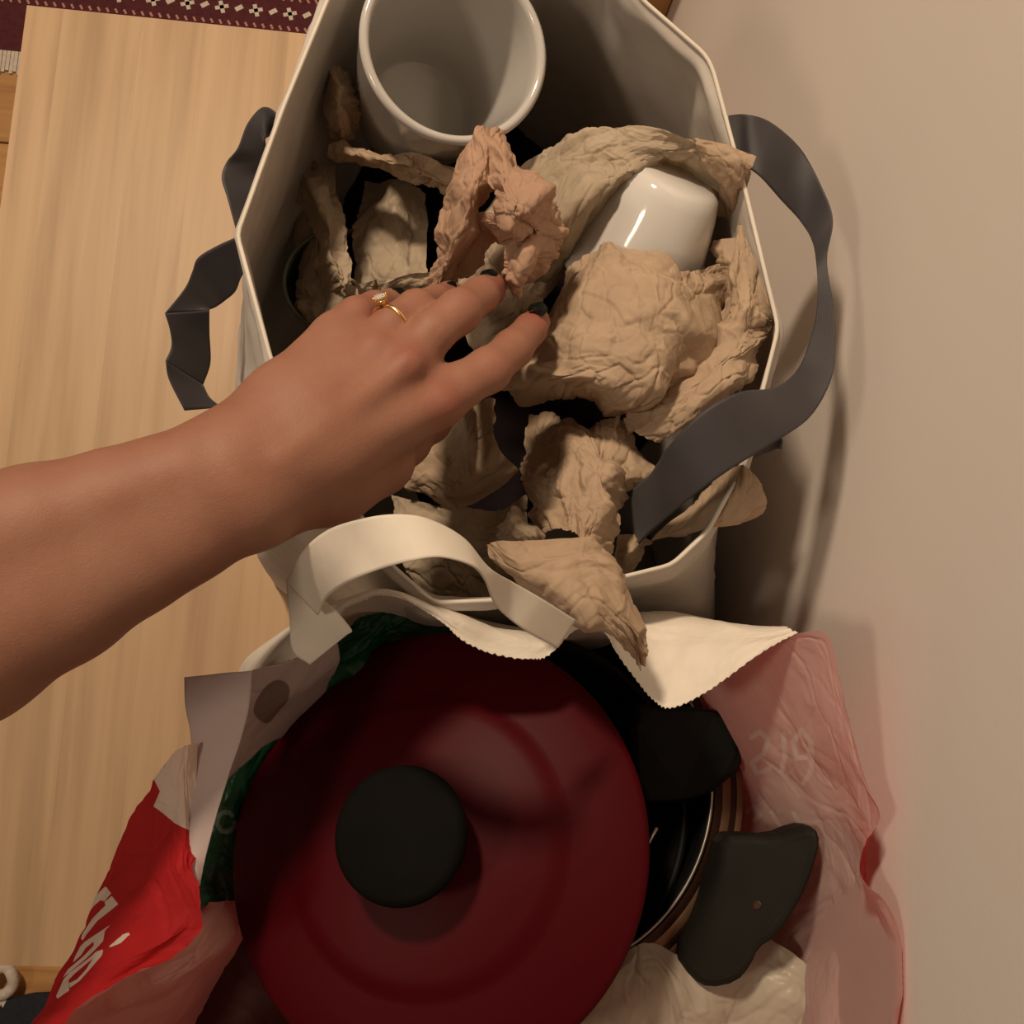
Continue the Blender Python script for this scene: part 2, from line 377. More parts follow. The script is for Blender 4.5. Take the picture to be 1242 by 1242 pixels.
# table: rectangle from its seen corners
tl = P(24, 2, 0); bl = P(17, 1171, 0)
TX0 = (tl[0]+P(3, 304, 0)[0])/2; TY1 = (tl[1]+P(377, 45, 0)[1])/2; TY0 = P(50, 1172, 0)[1]; TX1 = WALLX-0.002
tb = empty('low_table', ((TX0+TX1)/2, (TY0+TY1)/2, FLOORZ), 'low pale birch table with honey planks against the white wall', 'table')
seams = [TX0]+[P(x, 90, 0)[0] for x in (67, 165, 240, 346)]
while seams[-1]+0.095 < TX1-0.03: seams.append(seams[-1]+0.095)
seams.append(TX1)
for a, b_ in zip(seams[:-1], seams[1:]):
    v, f = box(a+0.00002, b_-0.00002, TY0, TY1, -0.026, 0.0)
    o = link('board', mesh('board', v, f), PINE, tb, False)
for sx in (TX0+0.03, TX1-0.07):
    for sy in (TY0+0.03, TY1-0.07):
        v, f = box(sx, sx+0.04, sy, sy+0.04, FLOORZ, -0.027); o = link('leg', mesh('leg', v, f), PINE, tb, False); bevel(o, 0.003)

# rug beyond the table
RZ = FLOORZ+0.004
r0 = P(0, 60, RZ); rdy = r0[1]
rug = empty('patterned_rug', (-0.6, rdy+0.6, FLOORZ), 'maroon wool rug with rows of small cream motifs beyond the table', 'rug')
v, f = box(-1.6, WALLX-0.02, rdy, rdy+1.1, FLOORZ+0.0005, RZ)
link('pile', mesh('pile', v, f), RUGM, rug, False)
# fringe strip
fr = []; random.seed(5)
fx = -1.6
while fx < WALLX-0.03:
    a = random.uniform(-0.004, 0.004); ln = random.uniform(0.028, 0.034)
    fr.append(box(fx, fx+0.0045, rdy-ln, rdy+0.002, FLOORZ+0.0006, FLOORZ+0.0035)); fx += random.uniform(0.0048, 0.0055)
v, f = join(fr); o = link('fringe', mesh('fringe', v, f), CREAMW, rug, False); tag(o, kind='stuff')
# motif rows: follow the rug border along X
def dash(cx, cy, l, wd, ang):
    c, s = math.cos(ang), math.sin(ang); q = []
    for z in (RZ-0.001, RZ+0.0012):
        for x, y in ((-l, -wd), (l, -wd), (l, wd), (-l, wd)): q.append((cx+x*c-y*s, cy+x*s+y*c, z))
    return np.array(q), box(0, 1, 0, 1, 0, 1)[1]
ye = P(200, 24, RZ)[1]                    # rug line that meets the table edge in view
def motif_row(y, pitch, kind, dst):
    x = -1.5
    while x < WALLX-0.06:
        if kind == 'dash': dst.append(dash(x, y, pitch*0.30, pitch*0.13, 2.1))
        else:
            for a in (0, math.pi/2): dst.append(dash(x, y, pitch*0.20, pitch*0.06, a+0.3))
            dst.append(dash(x+pitch*0.5, y+0.001, pitch*0.12, pitch*0.07, 0.6))
        x += pitch
cream = []; rose = []
y_ = P(300, 30, RZ)[1]
motif_row(y_+0.000, 0.0115, 'dash', rose)
motif_row(y_+0.022, 0.046, 'star', cream)
motif_row(y_+0.044, 0.0115, 'dash', rose)
motif_row(y_+0.062, 0.016, 'dash', cream)
for nm, d, mt in (('cream_motif', cream, CREAMW), ('rose_motif', rose, ROSEW)):
    v, f = join(d); o = link(nm, mesh(nm, v, f), mt, rug, False); tag(o, kind='stuff')

# dark rug at the near-left corner with a looped cream tassel
c0 = P(40, 1212, FLOORZ)
nr = empty('navy_rug', (c0[0], c0[1]-0.3, FLOORZ), 'dark navy rug edge at the bottom left corner below the table', 'rug')
pts = [(-60, 1222), (-20, 1216), (10, 1212), (40, 1206), (75, 1204), (140, 1215)]
up = [P(x, y, FLOORZ+0.012) for x, y in pts]; dnp = [p+np.array([0, -0.35, 0]) for p in up]
rws = [up, dnp]; vv = []
for z in (0.012, 0.0):
    for r_ in rws:
        for p in r_: vv.append((p[0], p[1], FLOORZ+z))
n_ = len(up); fc = []
for i in range(n_-1):
    fc += [(i, n_+i, n_+i+1, i+1), (2*n_+i, 2*n_+i+1, 3*n_+i+1, 3*n_+i), (i, i+1, 2*n_+i+1, 2*n_+i), (n_+i, 3*n_+i, 3*n_+i+1, n_+i+1)]
fc += [(0, 2*n_, 3*n_, n_), (n_-1, 2*n_-1, 4*n_-1, 3*n_-1)]
o = link('pile', mesh('pile', vv, fc), NAVYW, nr, False); bevel(o, 0.004, 2)
def tube(path, r, seg=10, closed=False):
    p = np.array(path, float); n = len(p); V = []; Fc = []
    rr = r if hasattr(r, '__len__') else [r]*n
    for i in range(n):
        a = p[(i+1) % n if closed else min(i+1, n-1)]-p[(i-1) % n if closed else max(i-1, 0)]; a /= np.linalg.norm(a)
        u = np.cross(a, [0.1, 0.2, 1.0]); u /= max(np.linalg.norm(u), 1e-9); v = np.cross(a, u)
        for k in range(seg):
            t = 2*math.pi*k/seg; V.append(p[i]+(u*math.cos(t)+v*math.sin(t))*rr[i])
    for i in range(n if closed else n-1):
        j = (i+1) % n
        for k in range(seg): m = (k+1) % seg; Fc.append((i*seg+k, i*seg+m, j*seg+m, j*seg+k))
    if not closed: Fc += [tuple(range(seg-1, -1, -1)), tuple(range((n-1)*seg, n*seg))]
    return np.array(V), Fc
tcn = P(2, 1190, FLOORZ+0.012)
loop = [tcn+np.array([0.013*math.cos(t), 0.015*math.sin(t), 0.002*math.sin(3*t)]) for t in np.linspace(0, 2*math.pi, 24, endpoint=False)]
parts = [tube(loop, 0.0065, closed=True)]
for k in range(5):
    parts.append(tube([tcn+np.array([-0.006+0.003*k, -0.014, 0]), tcn+np.array([-0.012+0.004*k, -0.03, -0.003]), tcn+np.array([-0.015+0.006*k, -0.045, -0.004])], 0.0028, 8))
v, f = join(parts); link('tassel', mesh('tassel', v, f), CREAMW, nr)

# wooden post standing at the far corner by the wall
zs = np.linspace(-0.4, 0.5, 4000); xs = Pm(np.stack([np.full(4000, 817.0), np.zeros(4000), zs], -1)); kx = int(np.argmin(abs(xs[:, 0]-WALLX)))
yp = max(xs[kx, 1], TY1+0.01); print('POST', xs[kx], TY1, WALLX, [(z_, proj(np.array([WALLX, y_, z_])).round()) for z_ in (.3, .4, .45, .5) for y_ in (-.1, .1)], P(1012, 400, .45), P(1095, 1165, .43))
v, f = box(WALLX-0.045, WALLX-0.0005, yp, yp+0.04, FLOORZ+0.0005, min(zs[kx]+0.15, 0.4))
o = link('wooden_post', mesh('wooden_post', v, f), OAK, None, False); bevel(o, 0.003)
tag(o, 'brown wooden post behind the grey bag beside the wall', 'post')

# ------------------------------------------------------------------ bag 1 : grey-white card carrier
rim = [(288, 285, .430), (344, 130, .436), (400, -6, .436), (450, -110, .44), (600, -150, .44), (740, -60, .44), (777, -2, .438), (855, 66, .436),
       (864, 82, .436), (905, 235, .432), (944, 398, .430), (926, 470, .425), (905, 560, .42), (858, 645, .420), (815, 685, .418), (755, 700, .42), (600, 728, .425), (527, 731, .425), (474, 685, .43),
       (400, 565, .432), (330, 440, .432)]
off = [(-.03, -.005), (-.01, .005), (-.01, .005), (0, .01), (0, .02), (.01, .01), (.02, 0), (.03, 0), (.03, 0), (.03, 0), (.03, 0), (.04, -.0), (.06, -.01), (.09, -.02), (.11, -.028), (.06, -.024), (.01, -.018), (-.02, -.012),
       (-.045, -.015), (-.075, -.022), (-.065, -.015)]
rimw = Pm(np.array(rim, float)); nk = len(rim)
Sn = 260
def ring_world(ws, smooth=1.0):
    seg = np.linalg.norm(np.roll(rimw, -1, 0)-rimw, axis=1); s = np.concatenate([[0], np.cumsum(seg)]); t = np.linspace(0, s[-1], Sn, endpoint=False)
    i = np.searchsorted(s, t, side='right')-1; u = (t-s[i])/seg[i]
    r = ws[i]*(1-u)[:, None]+ws[(i+1) % nk]*u[:, None]
    for _ in range(int(smooth)): r = (np.roll(r, 1, 0)+2*r+np.roll(r, -1, 0))/4
    return r
offs = np.array([(a, b, 0) for a, b in off])
rings = []
for lvl, k in ((0, 0.0), (0.012, 0.02), (0.06, 0.17), (0.14, 0.50), (0.25, 0.82), (0.36, 0.95), (None, 1.0)):
    ws = rimw+offs*k
    if lvl is None: ws[:, 2] = 0.002
    else: ws[:, 2] -= lvl
    ws[:, 0] = np.minimum(ws[:, 0], WALLX-0.006)
    rings.append(ring_world(ws, 1 if k < 0.05 else 3))
rings = np.array(rings)
Wv = cr(np.linspace(0, len(rings)-1, 60), len(rings)); G = np.einsum('vr,rck->vck', Wv, rings)
G[..., 2] = np.maximum(G[..., 2], 0.0015)
ss, tt = np.meshgrid(np.arange(Sn)/Sn*0.8, np.linspace(0, .43, 60))
nrm = np.cross(np.roll(G, -1, 1)-np.roll(G, 1, 1), np.gradient(G, axis=0)); nrm /= np.linalg.norm(nrm, axis=2, keepdims=True)
fade = np.clip(tt/0.05, 0.0, 1)
G = G+nrm*(crease(ss, tt, 11, 0.0035, 0.12)*fade)[..., None]
G[..., 0] = np.minimum(G[..., 0], WALLX-0.002)
G[..., 2] = np.maximum(G[..., 2], 0.0012)
idx = np.arange(60*Sn).reshape(60, Sn); nx = np.roll(idx, -1, 1)
qf = np.stack([idx[:-1], idx[1:], nx[1:], nx[:-1]], -1).reshape(-1, 4)
b1c = rimw.mean(0)
bag1 = empty('carrier_bag', (b1c[0], b1c[1], 0), 'grey-white card carrier bag with charcoal ribbon handles, standing beyond the other bag', 'bag')
vv = G.reshape(-1, 3); fcs = [tuple(q) for q in qf]+[tuple(int(i) for i in idx[-1])]
o = link('bag_body', mesh('bag_body', vv, fcs), CARD, bag1); solidify(o, 0.0016, 0)
# turned-over top edge of the card, a slim band round the mouth
rim_t = tube(G[0], 0.0011, 6, True)
link('turned_edge', mesh('turned_edge', *rim_t), WHITE_PAPER, bag1)

# ribbons
def ribbon(name, A, B, parent, step=0.0016, **k):
    return sheet_obj(name, [A, B], RIBBON, parent, thick=0.0007, step=step, **k)
ribbon('ribbon_handle',
       [(884, 140, 0.405), (905, 139, 0.425), (935, 149, 0.425), (972, 182, 0.422), (999, 232, 0.426), (1010, 268, 0.428), (1003, 315, 0.430), (1011, 372, 0.432), (1013, 415, 0.434), (1008, 460, 0.437), (983, 505, 0.440), (940, 536, 0.448), (885, 570, 0.452), (838, 604, 0.440), (795, 640, 0.415), (765, 672, 0.370), (745, 700, 0.310)],
       [(886, 190, 0.400), (900, 200, 0.418), (922, 214, 0.425), (948, 243, 0.418), (972, 270, 0.414), (986, 295, 0.422), (991, 330, 0.428), (991, 372, 0.427), (984, 408, 0.426), (968, 447, 0.428), (940, 470, 0.440), (896, 476, 0.455), (852, 500, 0.455), (812, 540, 0.445), (786, 578, 0.425), (745, 610, 0.380), (715, 640, 0.310)],
       bag1)
ribbon('ribbon_tab', [(905, 540, .40), (945, 530, .405), (948, 545, .40)], [(895, 565, .37), (925, 551, .38), (944, 543, .39)], bag1)
lr = [sheet([[(336, 152, .40), (335, 138, .405), (319, 130, .40), (300, 150, .395), (288, 180, .39), (274, 198, .385), (269, 216, .385), (276, 240, .385), (288, 283, .385)],
             [(340, 190, .38), (334, 165, .385), (322, 168, .395), (322, 176, .39), (322, 186, .385), (320, 200, .38), (316, 215, .375), (308, 240, .375), (300, 270, .37)]], step=0.0016),
      sheet([[(298, 282, .405), (286, 288, .40), (262, 299, .395), (240, 313, .39), (233, 330, .385), (224, 350, .38), (200, 380, .375)],
             [(296, 330, .385), (291, 340, .38), (285, 354, .375), (272, 365, .37), (262, 372, .37), (255, 375, .37), (254, 376, .372)]], step=0.0016),
      sheet([[(200, 380, .375), (206, 400, .37), (208, 420, .365), (201, 438, .365)], [(254, 376, .372), (254, 405, .36), (255, 440, .35), (246, 467, .345)]], step=0.0016),
      sheet([[(201, 438, .365), (205, 460, .36), (224, 498, .355)], [(246, 467, .345), (254, 482, .345), (268, 494, .345)]], step=0.0016)]
v, f = join(lr); o = link('ribbon_handle', mesh('ribbon_handle', v, f), RIBBON, bag1); solidify(o, 0.0007, 0)

# ------------------------------------------------------------------ mugs
def mug(name, base, top, rb, rt, hgt, mat, label, cat, thick=0.0048, foot=True):
    root = empty(name, base, label, cat)
    pr = [(0.0, 0.0), (rb*0.75, 0.0), (rb*0.86, 0.0015), (rb*0.93, 0.003), (rb, 0.008)]
    for k in range(1, 13):
        t = k/12; pr.append((rb+(rt-rb)*(t**0.85), 0.008+(hgt-0.012)*t))
    pr += [(rt+0.0003, hgt-0.0018), (rt-0.001, hgt-0.0003), (rt-thick*0.5, hgt), (rt-thick+0.0008, hgt-0.0008), (rt-thick, hgt-0.003)]
    for k in range(11, -1, -1):
        t = k/12; pr.append((rb+(rt-rb)*(t**0.85)-thick, 0.008+(hgt-0.012)*t))
    pr += [(rb-thick-0.002, 0.0072), (rb-thick-0.005, 0.0062), (0.0, 0.006)]
    v, f = lathe(pr, 96, base, top)
    link('mug_body', mesh('mug_body', v, f), mat, root)
    return root
m1top = P(553, 56, .432); m1bot = P(503, 138, .335)
L1 = float(np.linalg.norm(m1top-m1bot))
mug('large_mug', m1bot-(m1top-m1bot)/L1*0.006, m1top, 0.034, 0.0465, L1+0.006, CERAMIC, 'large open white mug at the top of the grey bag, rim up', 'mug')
# mug lying base-up inside the kraft wrap
m2base = P(822, 214, .418); m2top = P(745, 372, .365)
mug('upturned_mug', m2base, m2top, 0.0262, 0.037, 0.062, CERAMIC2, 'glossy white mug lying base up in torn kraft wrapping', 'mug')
# bowl at the left inside the bag
bc = P(408, 338, .335)
bw = empty('dark_bowl', bc, 'dark bowl with grey-green rim low against the left inside of the grey bag', 'bowl')
v, f = lathe([(0, -.05), (.018, -.05), (.020, -.046), (.024, -.03), (.028, -.01), (.0300, 0.0), (.0288, 0.0), (.0265, -.01), (.022, -.03), (.016, -.044), (0, -.046)], 64, bc, bc+np.array([-.15, 0.05, 1]))
link('bowl_body', mesh('bowl_body', v, f), DKBOWL, bw)
v, f = lathe([(.0295+.0013*math.cos(t), .0013*math.sin(t)) for t in np.linspace(0, 2*math.pi, 9)], 64, bc, bc+np.array([-.15, 0.05, 1]))
link('rim', mesh('rim', v, f), OLIVE, bw)

# ------------------------------------------------------------------ kraft papers
def kraft(label, rows, mat=KRAFT, **k):
    k.setdefault('amp', 0.004); k.setdefault('size', 0.03); k.setdefault('step', 0.00075)
    v, f = sheet(rows, **k)
    c = v.mean(0)
    o = link('kraft_paper', mesh('kraft_paper', v-c, f), mat); o.location = tuple(c)
    tag(o, label, 'paper', 'crumpled kraft papers in the grey bag'); return o
# back sheet fanning behind the upturned mug
kraft('broad greyish kraft sheet fanning up behind the upturned mug',
      [[(585, 268, .385), (632, 196, .395), (700, 168, .415), (770, 156, .428), (850, 172, .436), (916, 190, .440)],
       [(560, 330, .38), (628, 240, .40), (700, 205, .42), (765, 190, .428), (835, 190, .428), (908, 218, .430)],
       [(560, 400, .37), (625, 310, .40), (690, 262, .42), (752, 222, .425), (800, 196, .405), (898, 245, .41)],
       [(590, 440, .36), (640, 395, .37), (680, 340, .375), (735, 270, .385), (780, 215, .375), (880, 250, .37)]], KRAFT_GREY, amp=0.0032, size=0.028, seed=3)
# front wrap over the mug body
kraft('puffed kraft sheet wrapped across the front of the upturned mug',
      [[(684, 328, .400), (722, 298, .412), (760, 300, .424), (800, 306, .428), (832, 326, .420), (872, 322, .400)],
       [(660, 385, .40), (705, 350, .428), (762, 345, .442), (812, 350, .445), (850, 360, .43), (885, 350, .405)],
       [(628, 440, .405), (680, 420, .437), (745, 415, .450), (805, 415, .450), (850, 415, .432), (880, 405, .40)],
       [(614, 468, .405), (668, 470, .430), (738, 475, .440), (790, 480, .438), (830, 470, .42), (865, 440, .395)],
       [(636, 492, .38), (680, 482, .39), (735, 497, .40), (770, 500, .40), (800, 490, .39), (850, 460, .375)]], KRAFT, amp=0.0036, size=0.036, seed=8)
kraft('shaded kraft fold edge running diagonally beside the upturned mug',
      [[(660, 392, .372), (690, 335, .385), (735, 262, .400), (775, 210, .408), (800, 196, .41)],
       [(680, 385, .385), (705, 335, .398), (745, 268, .402), (778, 225, .40), (812, 208, .405)],
       [(700, 400, .36), (722, 350, .36), (760, 300, .36), (790, 260, .36), (830, 240, .36)]], KRAFT_GREY, amp=0.0015, size=0.03, seed=6)
# right wrap
kraft('long kraft fold curling down the right inside of the grey bag',
      [[(866, 300, .40), (888, 278, .415), (905, 272, .42), (914, 290, .415)],
       [(868, 350, .405), (890, 345, .425), (912, 350, .425), (938, 376, .42)],
       [(866, 400, .41), (895, 400, .43), (915, 400, .43), (940, 392, .42)],
       [(830, 455, .42), (862, 440, .437), (890, 445, .435), (918, 440, .42)],
       [(770, 500, .41), (810, 490, .43), (845, 495, .435), (880, 492, .42)],
       [(744, 516, .40), (770, 520, .42), (800, 535, .42), (835, 520, .405)]], KRAFT, amp=0.0042, size=0.026, seed=21)
kraft('small kraft flap folded over the right rim of the grey bag',
      [[(840, 172, .438), (880, 176, .442), (917, 190, .445)], [(850, 190, .432), (888, 200, .44), (910, 206, .44)], [(868, 225, .42), (888, 240, .425), (902, 222, .43)], [(872, 262, .40), (890, 268, .405), (906, 245, .415)]], KRAFT, amp=0.0022, size=0.02, seed=31)
# rosy crumple in the centre
kraft('rosy crumpled kraft wad peaked against the rim of the large mug',
      [[(580, 158, .452), (586, 154, .455), (598, 154, .455), (610, 160, .448)],
       [(556, 205, .440), (572, 198, .455), (592, 196, .460), (606, 200, .452)],
       [(540, 245, .430), (558, 240, .452), (575, 236, .460), (590, 240, .445)],
       [(530, 290, .420), (545, 285, .445), (560, 280, .450), (572, 285, .425)],
       [(522, 325, .41), (536, 322, .430), (548, 320, .432), (558, 322, .41)],
       [(514, 352, .40), (528, 352, .412), (540, 352, .412), (552, 354, .395)]], KRAFT_ROSE, amp=0.0030, size=0.022, seed=44)
kraft('rosy kraft hood bulging to the right of the peaked wad',
      [[(588, 168, .455), (606, 166, .458), (622, 182, .450), (640, 205, .435)],
       [(580, 205, .458), (610, 200, .470), (642, 215, .462), (672, 238, .435)],
       [(586, 240, .462), (610, 240, .478), (645, 245, .470), (682, 262, .432)],
       [(592, 262, .455), (615, 268, .472), (650, 272, .465), (686, 292, .430)],
       [(606, 278, .442), (625, 285, .455), (655, 290, .452), (678, 318, .428)]], KRAFT_ROSE, amp=0.0042, size=0.026, seed=45)
kraft('rosy kraft lobe hanging over the fingertips',
      [[(626, 280, .452), (650, 275, .452), (676, 290, .44)], [(606, 310, .450), (640, 305, .460), (674, 312, .44)], [(600, 335, .445), (632, 338, .454), (662, 330, .438)], [(612, 348, .436), (630, 353, .44), (650, 350, .43)]], KRAFT_ROSE, amp=0.0034, size=0.02, seed=47)
kraft('rosy kraft inner fold arching under the hood of the wad',
      [[(560, 270, .440), (580, 258, .450), (606, 262, .452), (634, 272, .450)], [(562, 288, .438), (582, 276, .446), (604, 278, .448), (628, 286, .446)], [(556, 310, .425), (572, 296, .430), (588, 292, .430), (600, 296, .425)], [(546, 338, .405), (560, 338, .408), (574, 326, .405), (584, 318, .40)]], KRAFT_ROSE, amp=0.0022, size=0.018, seed=52)
# strip under the mug
kraft('narrow kraft strip running under the rim of the large mug',
      [[(400, 172, .375), (418, 170, .380), (450, 180, .385), (490, 186, .387), (520, 194, .387), (556, 205, .38)],
       [(396, 188, .370), (418, 190, .387), (452, 192, .392), (490, 202, .39), (520, 215, .385), (550, 235, .375)],
       [(410, 196, .36), (425, 200, .372), (458, 208, .375), (495, 218, .37), (522, 228, .37), (545, 250, .36)]], KRAFT, amp=0.0028, size=0.018, seed=61)
kraft('rounded kraft wad between the large mug and the left rim',
      [[(392, 84, .37), (408, 78, .378), (425, 92, .372)], [(390, 115, .375), (412, 110, .398), (436, 118, .378)], [(394, 140, .375), (414, 140, .396), (437, 140, .375)], [(404, 170, .36), (418, 172, .37), (430, 165, .36)]], KRAFT, amp=0.002, size=0.018, seed=66)
kraft('dim kraft scrap at the top left inside corner of the grey bag',
      [[(412, 42, .30), (422, 30, .31), (438, 26, .31)], [(408, 75, .30), (420, 64, .31), (440, 60, .30)], [(406, 104, .29), (418, 100, .29), (434, 104, .28)]], KRAFT, amp=0.003, size=0.02, seed=68)
# left vertical piece
kraft('tall kraft twist standing along the left inside of the grey bag',
      [[(345, 198, .33), (375, 192, .345), (408, 198, .35)],
       [(362, 240, .34), (385, 230, .362), (412, 240, .36)],
       [(375, 275, .345), (392, 275, .37), (420, 280, .365)],
       [(386, 320, .35), (402, 320, .375), (425, 325, .368)],
       [(398, 355, .35), (415, 355, .372), (428, 345, .37)],
       [(412, 385, .35), (425, 378, .36), (436, 350, .36)]], KRAFT_GREY, amp=0.0045, size=0.024, seed=71)
kraft('kraft sheet edge rising just beyond the wrist',
      [[(360, 240, .315), (378, 260, .32), (390, 290, .33)], [(362, 300, .32), (382, 310, .34), (398, 330, .34)], [(364, 350, .325), (388, 350, .35), (412, 355, .35)], [(366, 394, .325), (392, 388, .345), (425, 385, .35)], [(368, 425, .31), (395, 425, .33), (430, 420, .33)]], KRAFT_GREY, amp=0.0042, size=0.024, seed=75)
kraft('flat dim kraft panel between the tall twist and the rosy wad',
      [[(440, 215, .33), (480, 220, .34), (520, 232, .335)], [(435, 262, .335), (475, 262, .35), (520, 270, .345)], [(430, 310, .34), (470, 312, .355), (518, 318, .35)], [(426, 350, .345), (470, 350, .355), (520, 350, .35)], [(440, 395, .34), (480, 395, .34), (530, 390, .34)]], KRAFT_GREY, amp=0.003, size=0.026, seed=81)
kraft('ragged kraft edge lying just beyond the fingers',
      [[(426, 336, .372), (452, 342, .375), (480, 334, .375), (526, 330, .375)], [(432, 350, .365), (455, 354, .368), (482, 350, .37), (522, 348, .37)], [(440, 366, .35), (460, 368, .35), (485, 365, .35), (525, 365, .35)]], KRAFT_GREY, amp=0.0025, size=0.016, seed=86)
kraft('kraft scrap showing between the index and middle fingers',
      [[(612, 352, .39), (640, 348, .39), (672, 345, .38)], [(598, 378, .385), (618, 378, .390), (650, 380, .38)], [(588, 404, .37), (610, 402, .372), (635, 410, .37)]], KRAFT_GREY, amp=0.003, size=0.02, seed=90)
# lower middle
kraft('dark rounded kraft leaf under the index finger with a curled rim',
      [[(520, 528, .35), (556, 500, .365), (588, 484, .385), (600, 486, .392)], [(500, 560, .35), (545, 545, .36), (580, 530, .372), (602, 515, .39)], [(492, 590, .345), (540, 585, .358), (585, 570, .37), (606, 548, .38)], [(520, 608, .335), (560, 615, .345), (600, 600, .355), (626, 568, .365)]], KRAFT, amp=0.0026, size=0.028, seed=95)
kraft('deep kraft sheet in shadow at the front of the grey bag',
      [[(470, 600, .33), (530, 615, .34), (600, 620, .335), (640, 600, .33)], [(480, 650, .335), (540, 655, .345), (590, 650, .34), (640, 650, .33)], [(490, 695, .335), (545, 690, .345), (590, 690, .34), (640, 700, .33)], [(520, 725, .32), (560, 725, .33), (600, 722, .33), (650, 720, .32)]], KRAFT_GREY, amp=0.004, size=0.03, seed=99)
kraft('tall pale kraft crumple standing below the puffed wrap',
      [[(642, 500, .345), (672, 498, .35), (700, 520, .36), (742, 504, .40), (752, 520, .395)],
       [(636, 540, .36), (668, 545, .375), (700, 525, .40), (745, 535, .415), (765, 560, .40)],
       [(634, 580, .375), (662, 570, .40), (700, 560, .415), (738, 575, .425), (755, 600, .40)],
       [(640, 620, .385), (670, 610, .415), (700, 615, .428), (730, 620, .43), (746, 640, .41)],
       [(650, 650, .40), (680, 645, .43), (705, 650, .438), (728, 660, .435), (745, 690, .415)]], KRAFT, amp=0.0045, size=0.03, seed=104)
kraft('kraft fold jutting right from the tall pale crumple',
      [[(740, 508, .40), (760, 525, .405), (772, 545, .40)], [(745, 545, .41), (770, 560, .415), (795, 572, .41)], [(742, 575, .405), (760, 590, .41), (780, 592, .405)], [(744, 590, .39), (758, 600, .39), (772, 598, .39)]], KRAFT, amp=0.002, size=0.02, seed=107)
kraft('small kraft knob at the left of the hanging tongue',
      [[(606, 640, .40), (620, 618, .405), (640, 622, .40)], [(605, 655, .41), (625, 640, .42), (650, 648, .41)], [(612, 675, .405), (632, 668, .41), (655, 665, .405)]], KRAFT_GREY, amp=0.003, size=0.014, seed=111)
kraft('kraft tongue hanging over the front rim onto the red bag',
      [[(592, 662, .43), (608, 655, .44), (640, 655, .448), (690, 650, .452), (722, 655, .448), (742, 690, .44)],
       [(598, 680, .435), (625, 685, .450), (660, 685, .458), (695, 680, .460), (730, 680, .455), (755, 705, .445)],
       [(645, 715, .44), (665, 718, .456), (690, 715, .463), (715, 710, .463), (745, 712, .455), (768, 735, .445)],
       [(690, 750, .445), (705, 752, .455), (720, 750, .46), (738, 745, .46), (760, 750, .455), (780, 770, .445)],
       [(735, 762, .44), (745, 770, .445), (752, 772, .448), (762, 775, .448), (772, 780, .445), (785, 788, .44)],
       [(768, 800, .43), (770, 803, .43), (772, 806, .43), (775, 808, .43), (778, 808, .43), (781, 806, .43)]], KRAFT, amp=0.0028, size=0.032, seed=115)
kraft('kraft corner poking out under the lower end of the ribbon',
      [[(870, 580, .41), (898, 562, .425), (912, 572, .425)], [(845, 610, .405), (885, 600, .42), (926, 592, .425)], [(800, 645, .40), (860, 640, .415), (928, 612, .42)], [(790, 652, .39), (840, 650, .41), (905, 628, .41)]], KRAFT, amp=0.0022, size=0.025, seed=121)
kraft('small kraft scrap inside the front right corner of the grey bag',
      [[(748, 650, .385), (770, 648, .39), (792, 658, .385)], [(746, 675, .38), (765, 672, .39), (780, 670, .38)], [(744, 695, .36), (755, 695, .365), (765, 688, .365)]], KRAFT, amp=0.0015, size=0.02, seed=126)
# dark sheet added low in the bag to paint its deep shade
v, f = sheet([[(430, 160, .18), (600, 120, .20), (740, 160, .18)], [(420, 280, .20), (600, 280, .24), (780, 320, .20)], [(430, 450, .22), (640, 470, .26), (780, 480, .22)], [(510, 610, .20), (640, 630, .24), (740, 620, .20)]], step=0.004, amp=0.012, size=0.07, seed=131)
c = v.mean(0); o = link('shade_fill', mesh('shade_fill', v-c, f), DARKFILL); o.location = tuple(c); tag(o, 'dark sheet painted as the shade deep in the grey bag under the papers', 'shade fill')

# ------------------------------------------------------------------ bag 2 : red and white paper bag
bag2 = empty('red_paper_bag', tuple(P(600, 1000, 0)*np.array([1, 1, 0])), 'red and white printed paper bag with flat white handle, in front', 'bag')
# white flat handle
h = [sheet([[(347, 705, .450), (368, 668, 0.487), (398, 643, 0.510), (440, 629, 0.534), (482, 624, 0.542), (520, 630, 0.542), (562, 653, 0.534), (592, 688, 0.522), (622, 706, 0.502), (660, 728, 0.487), (698, 752, 0.467)],
            [(386, 746, .452), (398, 724, 0.486), (425, 705, 0.522), (462, 690, 0.538), (500, 680, 0.546), (535, 676, 0.546), (572, 686, 0.539), (588, 703, 0.528), (602, 735, 0.506), (636, 764, 0.492), (676, 786, 0.472)]], step=0.0015)]
v, f = h[0]; o = link('handle', mesh('handle', v, f), WHITE_PAPER, bag2); solidify(o, 0.0007, 0)
o.data.materials[0] = WHITE_PAPER
sheet_obj('handle_end', [[(347, 704, .444), (366, 712, .446), (386, 722, .448)], [(351, 745, .444), (378, 742, .447), (407, 740, .450)], [(355, 788, .443), (385, 775, .446), (426, 763, .450)], [(376, 806, .442), (398, 788, .445), (424, 767, .449)]],
          WHITE_PAPER, bag2, thick=0.0006, step=0.0015, linear=(True, False))
